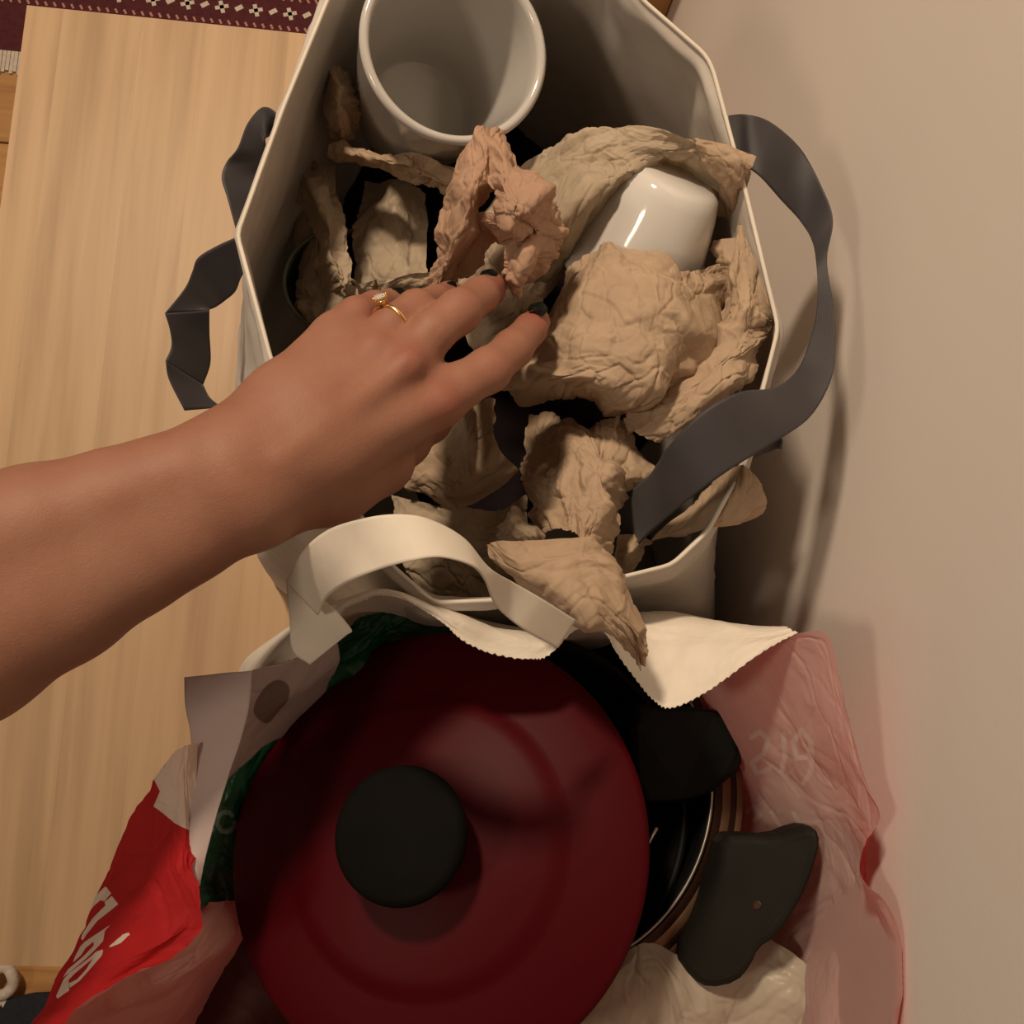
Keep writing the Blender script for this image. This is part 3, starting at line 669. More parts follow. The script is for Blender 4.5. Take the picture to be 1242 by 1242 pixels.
# back panel: saw-toothed rim folding inward, white outside face dropping away behind it
bp = [((300, 850, .34), (292, 842, .35), (285, 835, .33), (300, 850, .25)),
      ((330, 812, .395), (318, 806, .39), (300, 800, .35), (330, 825, .25)),
      ((360, 797, .405), (352, 770, .405), (345, 768, .36), (365, 810, .25)),
      ((400, 762, .418), (388, 752, .412), (385, 748, .36), (395, 800, .25)),
      ((420, 738, .425), (414, 730, .42), (415, 736, .365), (425, 795, .25)),
      ((455, 723, .43), (452, 716, .424), (452, 732, .365), (465, 792, .25)),
      ((484, 725, .432), (476, 716, .425), (480, 735, .365), (500, 792, .25)),
      ((510, 738, .432), (502, 726, .425), (508, 742, .36), (530, 792, .25)),
      ((538, 756, .428), (535, 738, .422), (538, 748, .36), (555, 792, .25)),
      ((562, 776, .425), (562, 747, .418), (562, 755, .36), (578, 792, .25)),
      ((596, 793, .42), (592, 758, .412), (590, 760, .355), (600, 792, .25)),
      ((640, 799, .418), (630, 765, .408), (625, 765, .355), (630, 792, .25)),
      ((664, 794, .416), (662, 768, .405), (655, 765, .35), (660, 792, .25)),
      ((698, 762, .412), (694, 754, .40), (690, 756, .35), (700, 792, .25)),
      ((729, 764, .412), (728, 755, .40), (722, 752, .35), (730, 792, .25)),
      ((746, 787, .412), (752, 764, .40), (750, 750, .35), (755, 790, .25)),
      ((770, 823, .41), (776, 772, .40), (772, 745, .355), (780, 785, .25)),
      ((792, 849, .41), (798, 778, .40), (790, 742, .36), (800, 782, .25)),
      ((814, 859, .412), (824, 778, .402), (812, 742, .365), (818, 780, .25)),
      ((850, 845, .418), (858, 778, .407), (840, 746, .37), (840, 780, .25)),
      ((885, 820, .425), (892, 776, .416), (870, 752, .38), (865, 782, .25)),
      ((930, 788, .432), (928, 772, .424), (905, 760, .39), (890, 785, .25)),
      ((968, 768, .436), (962, 765, .43), (945, 764, .40), (910, 790, .25))]
sheet_obj('back_panel', [[c[k] for c in bp] for k in range(4)], WHITE_PAPER, bag2, thick=0.0003, step=0.0012, amp=0.0006, size=0.03, seed=5, serrate=(0, 0.0014, 0.0034))
# right panel: lining side seen, red outside
rp = [((966, 767, .434), (918, 786, .405), (862, 822, .35), (835, 850, .26), (820, 870, .10)),
      ((1002, 770, .438), (960, 850, .41), (905, 905, .35), (860, 920, .25), (835, 910, .10)),
      ((1018, 830, .436), (985, 900, .41), (925, 945, .35), (870, 960, .25), (840, 950, .10)),
      ((1035, 900, .434), (1010, 945, .412), (940, 985, .35), (880, 1000, .25), (850, 990, .10)),
      ((1052, 950, .432), (1030, 985, .415), (960, 1020, .355), (890, 1040, .25), (860, 1030, .10)),
      ((1067, 988, .432), (1035, 1020, .41), (975, 1060, .355), (900, 1080, .25), (865, 1070, .10)),
      ((1050, 1020, .428), (1038, 1060, .405), (985, 1100, .355), (905, 1120, .25), (870, 1110, .10)),
      ((1046, 1062, .426), (1040, 1090, .40), (985, 1140, .35), (905, 1160, .25), (870, 1150, .10)),
      ((1078, 1100, .428), (1045, 1130, .40), (980, 1180, .35), (900, 1200, .25), (865, 1190, .10)),
      ((1096, 1165, .43), (1050, 1190, .40), (975, 1230, .35), (895, 1250, .25), (860, 1240, .10)),
      ((1088, 1245, .43), (1045, 1270, .40), (965, 1290, .35), (890, 1300, .25), (855, 1290, .10)),
      ((1070, 1330, .43), (1020, 1340, .40), (950, 1350, .35), (880, 1350, .25), (850, 1340, .10))]
rp = [tuple((x, y, z+(0.018 if x > 1060 and k == 0 else 0.012 if k == 0 and x > 1000 else 0.0)) for k, (x, y, z) in enumerate(c)) for c in rp]
rpo = sheet_obj('side_panel', [[c[k] for c in rp] for k in range(5)], PINK_IN, bag2, thick=0, step=0.0014, amp=0.0013, size=0.06, seed=14, serrate=(0, 0.0008, 0.003))
_c = np.empty(len(rpo.data.vertices)*3); rpo.data.vertices.foreach_get('co', _c); _c = _c.reshape(-1, 3); _c[:, 0] = np.minimum(_c[:, 0], WALLX-0.0025)
rpo.data.vertices.foreach_set('co', _c.ravel())
def stroke(pts, wd):
    p = np.array(pts, float); out = []
    for a, b in zip(p[:-1], p[1:]):
        e = b-a; l = np.linalg.norm(e); e /= l; n = np.array([-e[1], e[0]])*wd/2
        out.append([a+n-e*wd*.3, b+n+e*wd*.3, b-n+e*wd*.3, a-n-e*wd*.3])
    return out
glyph = []
glyph += stroke([(910, 895), (922, 888), (932, 898), (926, 915), (912, 925), (918, 938), (934, 932)], 6)
glyph += stroke([(950, 890), (952, 915), (948, 935)], 6)
glyph += stroke([(972, 885), (962, 900), (966, 920), (980, 918), (984, 900), (972, 885)], 6)+stroke([(984, 905), (984, 935), (974, 950)], 6)
glyph += stroke([(905, 985), (915, 978), (922, 988), (914, 996)], 5)+stroke([(935, 985), (948, 1005)], 5)+stroke([(962, 985), (970, 1000)], 5)
polymask(rpo, 'print', glyph, 2.5)
# left flap: folded-in gusset, lining out
fl_rows = [[(222, 822, .420), (262, 818, .424), (305, 814, .426), (322, 808, .418), (345, 806, .41), (366, 796, .40)],
           [(222, 860, .417), (258, 862, .421), (300, 860, .424), (308, 850, .40), (330, 850, .385), (352, 850, .375)],
           [(228, 900, .414), (255, 905, .419), (289, 903, .422), (298, 880, .385), (320, 890, .37), (340, 890, .36)],
           [(225, 960, .413), (246, 965, .418), (270, 962, .420), (276, 955, .37), (290, 950, .34), (300, 950, .33)],
           [(222, 1020, .414), (236, 1025, .418), (254, 1022, .418), (258, 1015, .37), (268, 1010, .33), (280, 1010, .31)],
           [(230, 1068, .418), (235, 1072, .419), (240, 1074, .416), (245, 1070, .37), (252, 1065, .33), (262, 1060, .31)]]
fo = sheet_obj('folded_flap', [[r[c] for c in range(3)] for r in fl_rows], LAV, bag2, thick=0.0003, step=0.0012, amp=0.0012, size=0.06, seed=24, linear=(False, False))
fo2 = sheet_obj('gusset_fold', [[(288, 822, .416), (312, 812, .415), (345, 806, .41), (370, 794, .40), (405, 760, .39)],
                                [(284, 855, .408), (308, 848, .40), (338, 845, .39), (370, 830, .38), (410, 800, .37)],
                                [(276, 892, .39), (300, 885, .38), (330, 872, .37), (365, 855, .355), (400, 830, .345)],
                                [(270, 950, .37), (290, 930, .36), (320, 905, .35), (350, 890, .33), (380, 870, .32)]], LAV, bag2, thick=0.0003, step=0.0012, amp=0.0012, size=0.04, seed=27)
polymask(fo2, 'print', [chaikin([(318, 835), (335, 822), (352, 830), (350, 850), (338, 862), (325, 880), (312, 872), (305, 860)], 2)], 1.2)
# left outside panel: red print with a white top band and white lettering
red_rows = [[(206, 922, .415), (216, 912, .42), (228, 904, .422), (240, 900, .415)],
            [(188, 950, .405), (202, 948, .415), (222, 950, .42), (240, 955, .415)],
            [(168, 980, .39), (190, 985, .41), (225, 1000, .42), (245, 1010, .41)],
            [(145, 1015, .38), (178, 1030, .405), (215, 1040, .42), (232, 1050, .42)],
            [(130, 1055, .375), (168, 1070, .40), (212, 1072, .42), (241, 1075, .424)],
            [(112, 1100, .37), (150, 1105, .40), (205, 1110, .42), (243, 1105, .424)],
            [(92, 1145, .365), (130, 1140, .39), (190, 1140, .42), (240, 1130, .424)],
            [(72, 1185, .36), (105, 1175, .38), (145, 1172, .41), (195, 1163, .422)],
            [(52, 1220, .355), (80, 1210, .375), (112, 1202, .40), (148, 1188, .418)],
            [(30, 1252, .35), (50, 1248, .37), (68, 1246, .39), (88, 1240, .41)],
            [(5, 1290, .35), (30, 1285, .37), (48, 1282, .39), (65, 1278, .41)]]
ro = sheet_obj('red_panel', red_rows, RED_BAG, bag2, thick=0, step=0.0008, amp=0.0022, size=0.045, seed=33)
def zl(pts): return [(40+x/6.825, 1060+y/6.825) for x, y in pts]
letters = [zl(p) for p in (
    [(600, 102), (648, 160), (590, 225), (560, 215), (505, 262), (462, 320), (448, 330), (495, 200)],
    [(652, 182), (706, 250), (600, 335), (530, 390), (440, 505), (415, 548), (396, 540), (412, 490), (500, 360), (570, 290), (600, 262), (592, 232)],
    [(652, 410), (590, 455), (430, 560), (392, 600), (345, 690), (328, 735), (400, 670), (436, 612), (500, 560), (505, 590), (420, 680), (290, 790), (245, 860), (330, 790), (440, 700), (520, 620), (580, 555), (595, 470)],
    [(795, 484), (745, 500), (620, 608), (650, 603), (720, 575), (800, 502)],
    [(582, 622), (520, 645), (460, 700), (300, 820), (255, 870), (190, 1015), (205, 1032), (300, 962), (295, 880), (345, 825), (440, 745), (500, 695)],
    [(582, 622), (572, 672), (470, 790), (385, 885), (308, 940), (298, 905), (365, 872), (440, 790), (502, 690)])]
band_poly = [(150, 880), (260, 870), (260, 1015), (228, 1006), (214, 1000), (196, 985), (186, 978), (194, 960), (188, 948)]
polymask(ro, 'white_print', letters+[band_poly], 0.6)
# lower body of the bag under the flared mouth (runs down to the table)
fr_rows = [[(66, 1250, .375), (110, 1190, .38), (150, 1170, .39), (205, 1142, .40), (243, 1112, .40), (262, 1095, .36)],
           [(90, 1300, .34), (140, 1250, .35), (180, 1215, .355), (225, 1180, .37), (262, 1140, .37), (280, 1095, .31)],
           [(150, 1330, .28), (200, 1280, .28), (240, 1240, .28), (270, 1190, .28), (300, 1140, .28), (318, 1095, .25)],
           [(260, 1330, .10), (280, 1280, .10), (300, 1240, .10), (320, 1190, .10), (340, 1140, .10), (355, 1095, .10)],
           [(300, 1310, .003), (315, 1270, .003), (330, 1230, .003), (345, 1190, .003), (360, 1140, .003), (372, 1095, .003)]]
sheet_obj('side_panel', fr_rows, PINK_IN, bag2, thick=0, step=0.002, amp=0.003, size=0.06, seed=39)
# near panel (mostly beyond the bottom of the frame)
sheet_obj('front_panel', [[(70, 1278, .41), (250, 1330, .42), (500, 1360, .42), (800, 1370, .43), (1070, 1332, .43)],
                          [(150, 1335, .28), (300, 1330, .28), (500, 1340, .28), (750, 1345, .28), (950, 1345, .30)],
                          [(300, 1310, .003), (400, 1310, .003), (520, 1310, .003), (650, 1310, .003), (780, 1310, .003)]], RED_BAG, bag2, thick=0, step=0.004, amp=0.003, size=0.06, seed=41)
# lower back and right walls down to the table, and the base
bw_ = [P(x, y, .003) for x, y in ((395, 930), (520, 925), (650, 925), (760, 930))]
sheet_obj('lower_wall', [[(300, 850, .25), (470, 792, .25), (630, 792, .25), (780, 785, .25), (910, 790, .25)],
                         [(395, 925, .003), (500, 915, .003), (600, 910, .003), (700, 910, .003), (775, 915, .003)]], PINK_IN, bag2, step=0.004, amp=0.002, size=0.06, seed=42)
sheet_obj('lower_wall', [[(830, 880, .10), (840, 950, .10), (865, 1070, .10), (865, 1190, .10), (850, 1340, .10)],
                         [(775, 915, .003), (780, 1000, .003), (785, 1100, .003), (785, 1200, .003), (780, 1310, .003)]], PINK_IN, bag2, step=0.004, amp=0.002, size=0.06, seed=43)
sheet_obj('bag_base', [[(395, 930, .003), (520, 915, .003), (650, 910, .003), (775, 915, .003)], [(300, 1310, .003), (450, 1310, .003), (620, 1310, .003), (780, 1310, .003)]], PINK_IN, bag2, step=0.01, linear=(True, True))

# ------------------------------------------------------------------ things in bag 2
# red pot lid with black knob
lc = P(522, 1022, .372); ln = np.array([-.36, .22, 1.0]); ln /= np.linalg.norm(ln)
LR = 0.1075
lid = empty('pot_lid', lc, 'large deep red pot lid with black round knob lying in the red bag', 'lid')
pr = [(0, .018), (.022, .018), (.040, .0165), (.060, .0135), (.0665, .0115), (.0685, .0098), (.072, .0088), (.085, .0058), (.096, .002), (.1025, -.0008), (.1045, -.002), (.1055, -.004), (.1052, -.006), (.104, -.0062), (.098, -.002), (.07, .0045), (0, .0135)]
v, f = lathe(pr, 144, lc, lc+ln); link('lid_disc', mesh('lid_disc', v, f), LIDRED, lid)
kb = lc+ln*.017
pr = [(0, 0), (.0165, 0), (.017, .003), (.0155, .009), (.017, .014), (.026, .019), (.0298, .023), (.0306, .027), (.0298, .031), (.0268, .0335), (.0, .0345)]
v, f = lathe(pr, 96, kb, kb+ln); link('knob', mesh('knob', v, f), BLACKP, lid)
# dark pot under the lid
def pan(name, center, axis, R, dep, mat, label, cat, rimmat=None, rr=0.0016):
    axis = np.array(axis, float); axis /= np.linalg.norm(axis); c = np.array(center)
    r = empty(name, c, label, cat)
    pr = [(0, -dep), (R*.80, -dep), (R*.88, -dep+.004), (R*.92, -dep+.012), (R*.985, -.004), (R, 0), (R-.0028, 0), (R*.96-.0028, -.012), (R*.90-.003, -dep+.013), (R*.78, -dep+.004), (0, -dep+.004)]
    v, f = lathe(pr, 120, c, c+axis); link('pan_body', mesh('pan_body', v, f), mat, r)
    if rimmat:
        v, f = lathe([(R-.0014+rr*math.cos(t), rr*math.sin(t)) for t in np.linspace(0, 2*math.pi, 9)], 140, c, c+axis); link('rim', mesh('rim', v, f), rimmat, r)
    return r, axis
pc1 = P(618, 978, .30)
r1, a1 = pan('cooking_pot', pc1, (-.15, .12, 1), 0.098, 0.10, BLACKM, 'black cooking pot under the red lid, its rim showing at right', 'pot', BLACKM, .0022)
# second pan, lighter rim line and brownish side reflections coloured in as bands, lug handle to the right
pc2 = P(648, 950, .295)
ax2 = (-.42, .25, 1)
r2, a2 = pan('frying_pan', pc2, ax2, 0.1005, 0.045, BLACKM, 'black pan with thin bright rim and side reflections painted as brown bands, right of the lid', 'pan', STEEL, .0009)
for k, (ra, rb, za, zb, mt, nm) in list(enumerate(((.1007, .1045, -.0015, -.005, DBROWN, 'side_band'), (.1045, .1085, -.005, -.0075, TAN, 'side_band'), (.1085, .1115, -.0075, -.011, DBROWN, 'side_band'), (.1115, .1145, -.011, -.0125, TAN, 'side_band'), (.1145, .117, -.0125, -.016, DBROWN, 'side_band'))))[:4]:
    v, f = lathe([(ra, za), (rb, zb), (rb, zb-.004), (ra-.002, zb-.004), (ra, za)], 120, pc2, pc2+a2)
    # only the sector that faces the wall
    link(nm, mesh(nm, v, f), mt, r2)
def solid(name, poly, z, th, mat, parent, bw=0.004, sm=2, label=None, cat=None):
    p = chaikin(poly, sm) if sm else np.array(poly, float)
    v, f = prism([tuple(q) for q in p], z, th)
    if parent is None:
        c = v.mean(0); o = link(name, mesh(name, v-c, f), mat, None, False); o.location = tuple(c)
    else: o = link(name, mesh(name, v, f), mat, parent, False)
    bevel(o, bw, 3, 50); tag(o, label, cat); return o
_z = lambda x, y: .362+(x-900)*.00028-(y-1100)*.00003
solid('handle', [(x, y, _z(x, y)) for x, y in ((876, 1014), (905, 1013), (940, 1016), (972, 1003), (992, 1004), (998, 1022), (990, 1052), (974, 1093), (944, 1138), (922, 1152), (914, 1172), (896, 1194), (862, 1201), (842, 1190), (818, 1158), (846, 1112), (868, 1056))], .36, 0.020, GREYP, r2, 0.004, 1)
solid('fixing_rivet', [(x, y, _z(x, y)+.0012) for x, y in ((912, 1094), (921, 1091), (926, 1098), (920, 1106), (912, 1103))], .35, 0.008, DBROWN, r2, 0.001)
solid('black_box', [(762, 850, .335), (800, 858, .338), (858, 858, .34), (893, 868, .342), (900, 905, .342), (903, 932, .342), (880, 950, .338), (862, 966, .335), (820, 975, .33), (770, 975, .325)], .335, 0.15, BLACKM, None, 0.004, 1,
      'black boxy block beside the right edge of the red lid', 'box')
v, f = tube([P(744, 1052+i*0, .33) if False else P(x, y, .345) for x, y in ((797, 1004), (788, 1020), (778, 1040), (770, 1054))], 0.0009, 8)
c = v.mean(0); o = link('steel_glint', mesh('steel_glint', v-c, f), STEEL); o.location = tuple(c); tag(o, 'thin steel line added as a glint between the lid and the black pan', 'rod')  # thin metal tube standing in for a glint of steel
# green plastic packet
v, f = sheet([[(352, 850, .33), (400, 790, .34), (440, 752, .345), (480, 742, .345), (540, 745, .335)],
              [(290, 885, .335), (335, 850, .345), (400, 810, .345), (470, 790, .335), (560, 790, .32)],
              [(262, 960, .325), (290, 950, .335), (340, 930, .32), (420, 880, .31), (500, 860, .30)],
              [(240, 1050, .315), (270, 1040, .325), (310, 1030, .31), (380, 1000, .30), (450, 980, .29)],
              [(232, 1100, .30), (270, 1104, .31), (310, 1104, .30), (360, 1100, .29), (420, 1090, .28)]], step=0.0013, amp=0.004, size=0.035, seed=51)
c = v.mean(0); o = link('green_packet', mesh('green_packet', v-c, f), GREENP); o.location = tuple(c)
tag(o, 'dark green plastic packet between the pale flap and the red lid', 'packet')
polymask(o, 'print', stroke([(262+10*math.cos(t), 0) if False else (274+11*math.cos(t), 997+12*math.sin(t)) for t in np.linspace(0, 5.6, 12)], 5.5), 1.0)
# cream film packet at the bottom right
v, f = sheet([[(690, 1175, .30), (725, 1168, .325), (760, 1150, .335), (795, 1142, .335), (850, 1165, .335), (905, 1135, .33), (960, 1160, .34), (1000, 1195, .345)],
              [(670, 1220, .31), (715, 1215, .335), (765, 1195, .345), (805, 1190, .345), (855, 1220, .342), (910, 1190, .34), (965, 1205, .35), (1012, 1235, .35)],
              [(660, 1300, .30), (710, 1290, .33), (760, 1280, .34), (810, 1270, .34), (860, 1275, .335), (910, 1265, .335), (965, 1275, .345), (1025, 1290, .345)]], step=0.0012, amp=0.0028, size=0.04, seed=61)
c = v.mean(0); o = link('film_packet', mesh('film_packet', v-c, f), CREAMP); o.location = tuple(c)
tag(o, 'cream translucent film packet under the pan handle at the bottom', 'packet')
# dark brown sheet painting the shaded bag inside, low left of the lid
v, f = sheet([[(215, 1070, .26), (300, 1070, .27), (380, 1070, .26)], [(200, 1150, .28), (290, 1150, .29), (400, 1150, .28)], [(180, 1230, .27), (300, 1235, .28), (430, 1240, .27)], [(200, 1290, .26), (320, 1300, .26), (450, 1300, .26)]], step=0.002, amp=0.004, size=0.05, seed=66)
c = v.mean(0); o = link('shaded_inside', mesh('shaded_inside', v-c, f), simple('shaded_inside_brown', (0.055, 0.02, 0.018, 1), (0.08, 0.03, 0.026, 1), rough=0.7, scale=20)); o.location = tuple(c)
tag(o, 'dark brown sheet painted as the shaded bag inside, low between the red lid and the torn red panel', 'paper')

# ------------------------------------------------------------------ the hand and forearm: one continuous surface from a distance field
bones = []     # (A, B, ra, rb, group)
def S(px, py, z): return P(px, py, z)
def R_(px, z): return px*(H-z)/F        # pixel half-width -> metres at height z
hand = {
 'arm': [((-430, 868, .500), 168), ((-190, 775, .503), 150), ((-60, 733, .503), 136), (( 60, 684, .502), 112), ((150, 645, .502), 93), ((215, 617, .502), 83), ((275, 590, .502), 78)],
}
segs = []
def chain(keys, grp, flat=1.0):
    for (a, ra), (b, rb) in zip(keys[:-1], keys[1:]):
        segs.append((S(*a), S(*b), R_(ra, a[2]), R_(rb, b[2]), grp))
# forearm as two side by side cones per section so it is broader than deep
def arm_pair(keys):
    for k, (c, r) in enumerate(keys): pass
    ks = []
    for s in (-1, 1):
        kk = []
        for (p, r) in keys:
            # perpendicular to the forearm axis in the picture
            off = r*0.34*s; nx_, ny_ = 0.34, 0.94
            kk.append(((p[0]+nx_*off, p[1]+ny_*off, p[2]-0.004*(s > 0)), r*0.70))
        chain(kk, 'palm')
arm_pair(hand['arm'])
# back of the hand: metacarpals
chain([((275, 560, .500), 58), ((345, 490, .490), 47), ((408, 411, .474), 33)], 'palm')
chain([((280, 570, .502), 58), ((365, 500, .494), 46), ((452, 424, .481), 32)], 'palm')
chain([((285, 590, .502), 60), ((385, 520, .496), 46), ((492, 440, .484), 34)], 'palm')
chain([((300, 605, .500), 58), ((405, 545, .492), 50), ((530, 483, .478), 37)], 'palm')
chain([((320, 602, .490), 55), ((400, 582, .478), 50), ((462, 556, .465), 42)], 'palm')
chain([((330, 570, .478), 50), ((420, 510, .465), 48), ((480, 470, .460), 36)], 'palm')
# thumb passes below the palm into the bag
chain([((400, 585, .470), 45), ((455, 560, .455), 38), ((490, 535, .430), 30), ((520, 510, .405), 26), ((548, 480, .385), 22)], 'thumb')
# fingers
chain([((530, 483, .478), 35), ((560, 467, .479), 29), ((592, 449, .474), 27), ((622, 423, .462), 25), ((643, 400, .449), 21), ((651, 390, .440), 18)], 'index')
chain([((492, 440, .484), 33), ((524, 404, .485), 28), ((557, 377, .478), 27), ((582, 359, .462), 24), ((593, 351, .447), 21), ((597, 347, .438), 18)], 'middle')
chain([((452, 424, .481), 31), ((476, 394, .481), 25), ((505, 375, .472), 24), ((530, 366, .455), 21), ((545, 360, .440), 19), ((550, 357, .430), 16)], 'ring')
chain([((408, 411, .474), 30), ((432, 382, .472), 23), ((455, 373, .460), 21), ((474, 369, .446), 19), ((484, 366, .434), 16)], 'little')
# knuckles, tendons
bumps = [(S(538, 487, .489), R_(22, .485), 'palm'), (S(497, 438, .497), R_(20, .49), 'palm'), (S(455, 420, .493), R_(17, .49), 'palm'), (S(410, 408, .484), R_(16, .485), 'palm'),
         (S(594, 447, .479), R_(24, .475), 'index'), (S(558, 376, .484), R_(23, .48), 'middle'), (S(506, 374, .477), R_(19, .475), 'ring')]
tend = [(S(340, 555, .518), S(492, 440, .500), .0035, .003), (S(350, 570, .514), S(530, 484, .491), .0035, .003), (S(335, 530, .515), S(452, 424, .495), .003, .0028)]
allp = np.array([s[0] for s in segs]+[s[1] for s in segs]); pad = 0.05
lo = allp.min(0)-pad; hi = allp.max(0)+pad
VX = 0.0016
nx_, ny_, nz_ = [int((hi[i]-lo[i])/VX)+1 for i in range(3)]
X = lo[0]+VX*np.arange(nx_, dtype=np.float32); Y = lo[1]+VX*np.arange(ny_, dtype=np.float32); Z = lo[2]+VX*np.arange(nz_, dtype=np.float32)
def smin(a, b, k):
    h_ = np.clip(0.5+0.5*(b-a)/k, 0, 1); return b*(1-h_)+a*h_-k*h_*(1-h_)
fields = {}
def sub(A, B, r):
    m = r+0.022
    sl = []
    for i, G_ in enumerate((X, Y, Z)):
        a = np.searchsorted(G_, min(A[i], B[i])-m); b = np.searchsorted(G_, max(A[i], B[i])+m); sl.append(slice(max(a, 0), min(b, len(G_))))
    return tuple(sl)
def cone(A, B, ra, rb, grp, k):
    sl = sub(A, B, max(ra, rb))
    if any(s_.stop <= s_.start for s_ in sl): return
    gx = X[sl[0]][:, None, None]; gy = Y[sl[1]][None, :, None]; gz = Z[sl[2]][None, None, :]
    d = B-A; L = float(d@d)
    if L < 1e-12: t = 0.0*gx*gy*gz
    else: t = np.clip(((gx-A[0])*d[0]+(gy-A[1])*d[1]+(gz-A[2])*d[2])/L, 0, 1)
    q = np.sqrt((gx-A[0]-t*d[0])**2+(gy-A[1]-t*d[1])**2+(gz-A[2]-t*d[2])**2)-(ra+(rb-ra)*t)
    if grp not in fields: fields[grp] = np.full((nx_, ny_, nz_), 0.03, np.float32)
    F_ = fields[grp]; F_[sl] = smin(F_[sl], q.astype(np.float32), k)
KK = {'palm': .009, 'thumb': .006, 'index': .0025, 'middle': .0025, 'ring': .0025, 'little': .0025}
for A, B, ra, rb, g_ in segs: cone(A, B, ra, rb, g_, KK[g_])
for c_, r_, g_ in bumps: cone(c_-np.array([0, 0, .002]), c_-np.array([0, 0, .0021]), r_*0.85, r_*0.85, g_, .007)
for A, B, ra, rb in tend: cone(A-np.array([0, 0, .004]), B-np.array([0, 0, .004]), ra, rb, 'palm', .006)
fing = None
for g_ in ('index', 'middle', 'ring', 'little'):
    fing = fields[g_] if fing is None else smin(fing, fields[g_], .0012)
D = smin(fields['palm'], fields['thumb'], .008); D = smin(D, fing, .0045)
# surface nets
inside = D < 0
c8 = np.zeros((nx_-1, ny_-1, nz_-1), np.int8)
for i in (0, 1):
    for j in (0, 1):
        for k in (0, 1): c8 += inside[i:nx_-1+i, j:ny_-1+j, k:nz_-1+k]
act = (c8 > 0) & (c8 < 8); ids = -np.ones(act.shape, np.int64); cells = np.argwhere(act); ids[act] = np.arange(len(cells))
acc = np.zeros((len(cells), 3)); cnt = np.zeros(len(cells))
cor = [(i, j, k) for i in (0, 1) for j in (0, 1) for k in (0, 1)]
for a in cor:
    for b in cor:
        if sum(b)-sum(a) == 1 and all(b[i] >= a[i] for i in range(3)):
            da = D[cells[:, 0]+a[0], cells[:, 1]+a[1], cells[:, 2]+a[2]].astype(float); db = D[cells[:, 0]+b[0], cells[:, 1]+b[1], cells[:, 2]+b[2]].astype(float)
            m = (da < 0) != (db < 0); t = np.where(m, da/np.where(m, da-db, 1), 0)
            p = cells+np.array(a)+(np.array(b)-np.array(a))*t[:, None]; acc += p*m[:, None]; cnt += m
hv = lo+VX*acc/cnt[:, None]
quads = []
for ax in range(3):
    o1, o2 = [(1, 2), (2, 0), (0, 1)][ax]
    sA = [slice(1, n_-1) for n_ in D.shape]; sB = list(sA)
    sA[ax] = slice(0, D.shape[ax]-1); sB[ax] = slice(1, D.shape[ax])
    a = inside[tuple(sA)]; b = inside[tuple(sB)]
    e = np.argwhere(a != b); base = e.copy(); base[:, o1] += 1; base[:, o2] += 1
    fl_ = a[e[:, 0], e[:, 1], e[:, 2]]
    def idd(d1, d2):
        q = base.copy(); q[:, o1] += d1; q[:, o2] += d2; return ids[q[:, 0], q[:, 1], q[:, 2]]
    q = np.stack([idd(-1, -1), idd(0, -1), idd(0, 0), idd(-1, 0)], 1)
    q[~fl_] = q[~fl_][:, ::-1]; quads.append(q)
hq = np.concatenate(quads); hq = hq[(hq >= 0).all(1)]
# relax
ed = np.concatenate([hq[:, [0, 1]], hq[:, [1, 2]], hq[:, [2, 3]], hq[:, [3, 0]]])
deg = np.bincount(ed.ravel(), minlength=len(hv)).astype(float)
for _ in range(4):
    s_ = np.zeros_like(hv)
    for c_ in range(3): s_[:, c_] = np.bincount(ed[:, 0], hv[ed[:, 1], c_], len(hv))+np.bincount(ed[:, 1], hv[ed[:, 0], c_], len(hv))
    hv = hv*0.5+0.5*s_/np.maximum(deg, 1)[:, None]
hc = S(330, 540, .49)
hm = mesh('hand_and_forearm', hv-hc, hq)
hand_o = link('person', hm, SKIN); hand_o.location = tuple(hc)
tag(hand_o, 'bare left hand and forearm reaching from the left into the grey bag', 'person')
fl_a = np.zeros(len(hv))
for c_, r_, wgt in ((S(538, 487, .49), .011, .55), (S(497, 432, .497), .009, .45), (S(455, 420, .493), .009, .25), (S(602, 438, .485), .010, .3), (S(650, 392, .45), .010, .75), (S(600, 350, .455), .009, .7), (S(545, 358, .45), .009, .5), (S(440, 372, .47), .012, .35), (S(566, 380, .485), .009, .25)):
    fl_a = np.maximum(fl_a, wgt*np.exp(-((hv-c_)**2).sum(1)/(r_*r_)))
at = hm.attributes.new('flush', 'FLOAT', 'POINT'); at.data.foreach_set('value', fl_a.astype(np.float32))
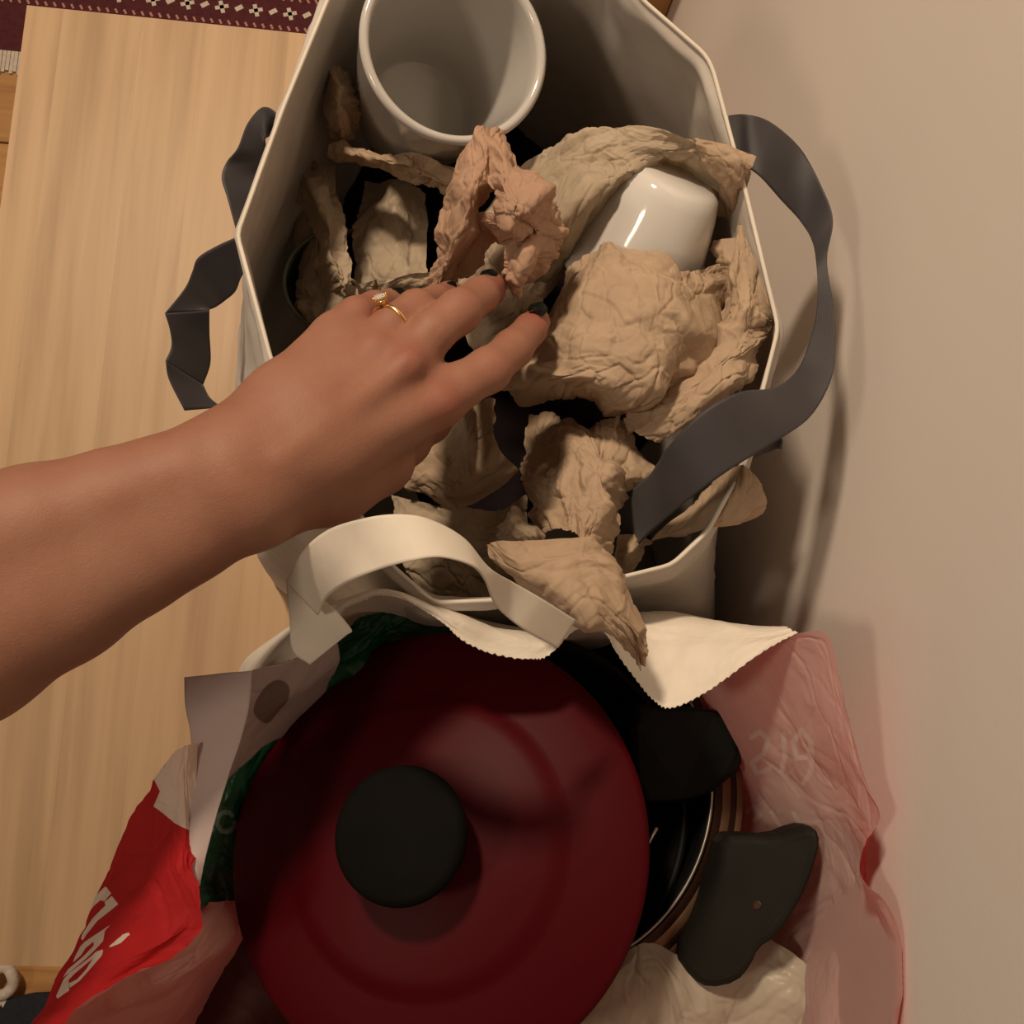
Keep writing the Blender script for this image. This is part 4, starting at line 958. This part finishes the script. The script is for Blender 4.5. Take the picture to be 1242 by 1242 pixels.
# nails
def nail(c_, tipdir, up, ln, wd):
    t = np.array(tipdir, float); t /= np.linalg.norm(t); u = np.array(up, float); u -= t*u.dot(t); u /= np.linalg.norm(u); s_ = np.cross(t, u)
    V = []; Fc = []; nu, nv = 12, 10
    for side in (0, 1):
        for i in range(nu):
            for j in range(nv):
                a = (i/(nu-1)*2-1); b_ = (j/(nv-1)*2-1)
                x = a*ln; wl_ = wd*(1-0.35*abs(a)**4); y = b_*wl_
                zz = 0.0016*(1-(b_)**2)*1.2-0.0004*a*a-0.0006*side
                V.append(c_+t*x+s_*y+u*zz)
    def q(side, i, j): return side*nu*nv+i*nv+j
    for i in range(nu-1):
        for j in range(nv-1):
            Fc.append((q(0, i, j), q(0, i+1, j), q(0, i+1, j+1), q(0, i, j+1))); Fc.append((q(1, i, j), q(1, i, j+1), q(1, i+1, j+1), q(1, i+1, j)))
    for i in range(nu-1):
        for j in (0, nv-1): Fc.append((q(0, i, j), q(1, i, j), q(1, i+1, j), q(0, i+1, j)))
    for j in range(nv-1):
        for i in (0, nu-1): Fc.append((q(0, i, j), q(0, i, j+1), q(1, i, j+1), q(1, i, j)))
    o = link('fingernail', mesh('fingernail', np.array(V), Fc), NAIL, hand_o)
def nail_for(tip, prev, px):
    t = S(*tip)-S(*prev)
    nail(S(*px), t, np.array([0.1, .75, 0.8]), .0050, .0041)
nail_for((651, 388, .440), (630, 412, .46), (653, 374, .452))
nail_for((598, 348, .438), (585, 366, .46), (594, 333, .452))
nail_for((550, 357, .430), (530, 368, .452), (547, 347, .445))
nail_for((484, 365, .434), (470, 370, .450), (482, 354, .447))

# ring on the ring finger
fa = S(474, 396, .481); fb = S(505, 375, .472); fx_ = (fb-fa)/np.linalg.norm(fb-fa); rc = fa+fx_*0.0+np.array([0, 0, 0])
rg = empty('gold_ring', rc, 'thin yellow gold ring with a clear prong-set stone on the ring finger', 'ring')
RR = R_(25.5, .477)+0.0007
u_ = np.array([0, 0, 1.0]); u_ -= fx_*u_.dot(fx_); u_ /= np.linalg.norm(u_); s_ = np.cross(fx_, u_)
if s_[1] < 0: s_ = -s_                                 # points to the far side of the picture
pth = [rc+(u_*math.cos(t)+s_*math.sin(t))*RR for t in np.linspace(0, 2*math.pi, 48, endpoint=False)]
link('band', mesh('band', *tube(pth, 0.00095, 10, True)), GOLD, rg)
ga = math.radians(52); gd = u_*math.cos(ga)+s_*math.sin(ga); gp = rc+gd*(RR+0.0035)
v, f = lathe([(0, -.0030), (.0026, 0.0), (.0026, .0005), (.0015, .0015), (0, .0015)], 8, gp, gp+gd)
link('gemstone', mesh('gemstone', v, f), GEM, rg, False)
ga_u = np.cross(gd, [0, 0.2, 1]); ga_u /= np.linalg.norm(ga_u); ga_v = np.cross(gd, ga_u)
for k in range(6):
    t = k*math.pi/3; dd = ga_u*math.cos(t)+ga_v*math.sin(t)
    link('prong', mesh('prong', *tube([gp-gd*.0035+dd*.0008, gp+dd*.0028-gd*.0005, gp+dd*.0027+gd*.0012], [.0004, .0004, .00055], 8)), GOLD, rg)
for k in range(2):
    rp_ = gp-gd*(.0012+.0012*k); rr_ = .0024-.0008*k
    link('collar', mesh('collar', *tube([rp_+(ga_u*math.cos(t)+ga_v*math.sin(t))*rr_ for t in np.linspace(0, 2*math.pi, 20, endpoint=False)], .0003, 6, True)), GOLD, rg)
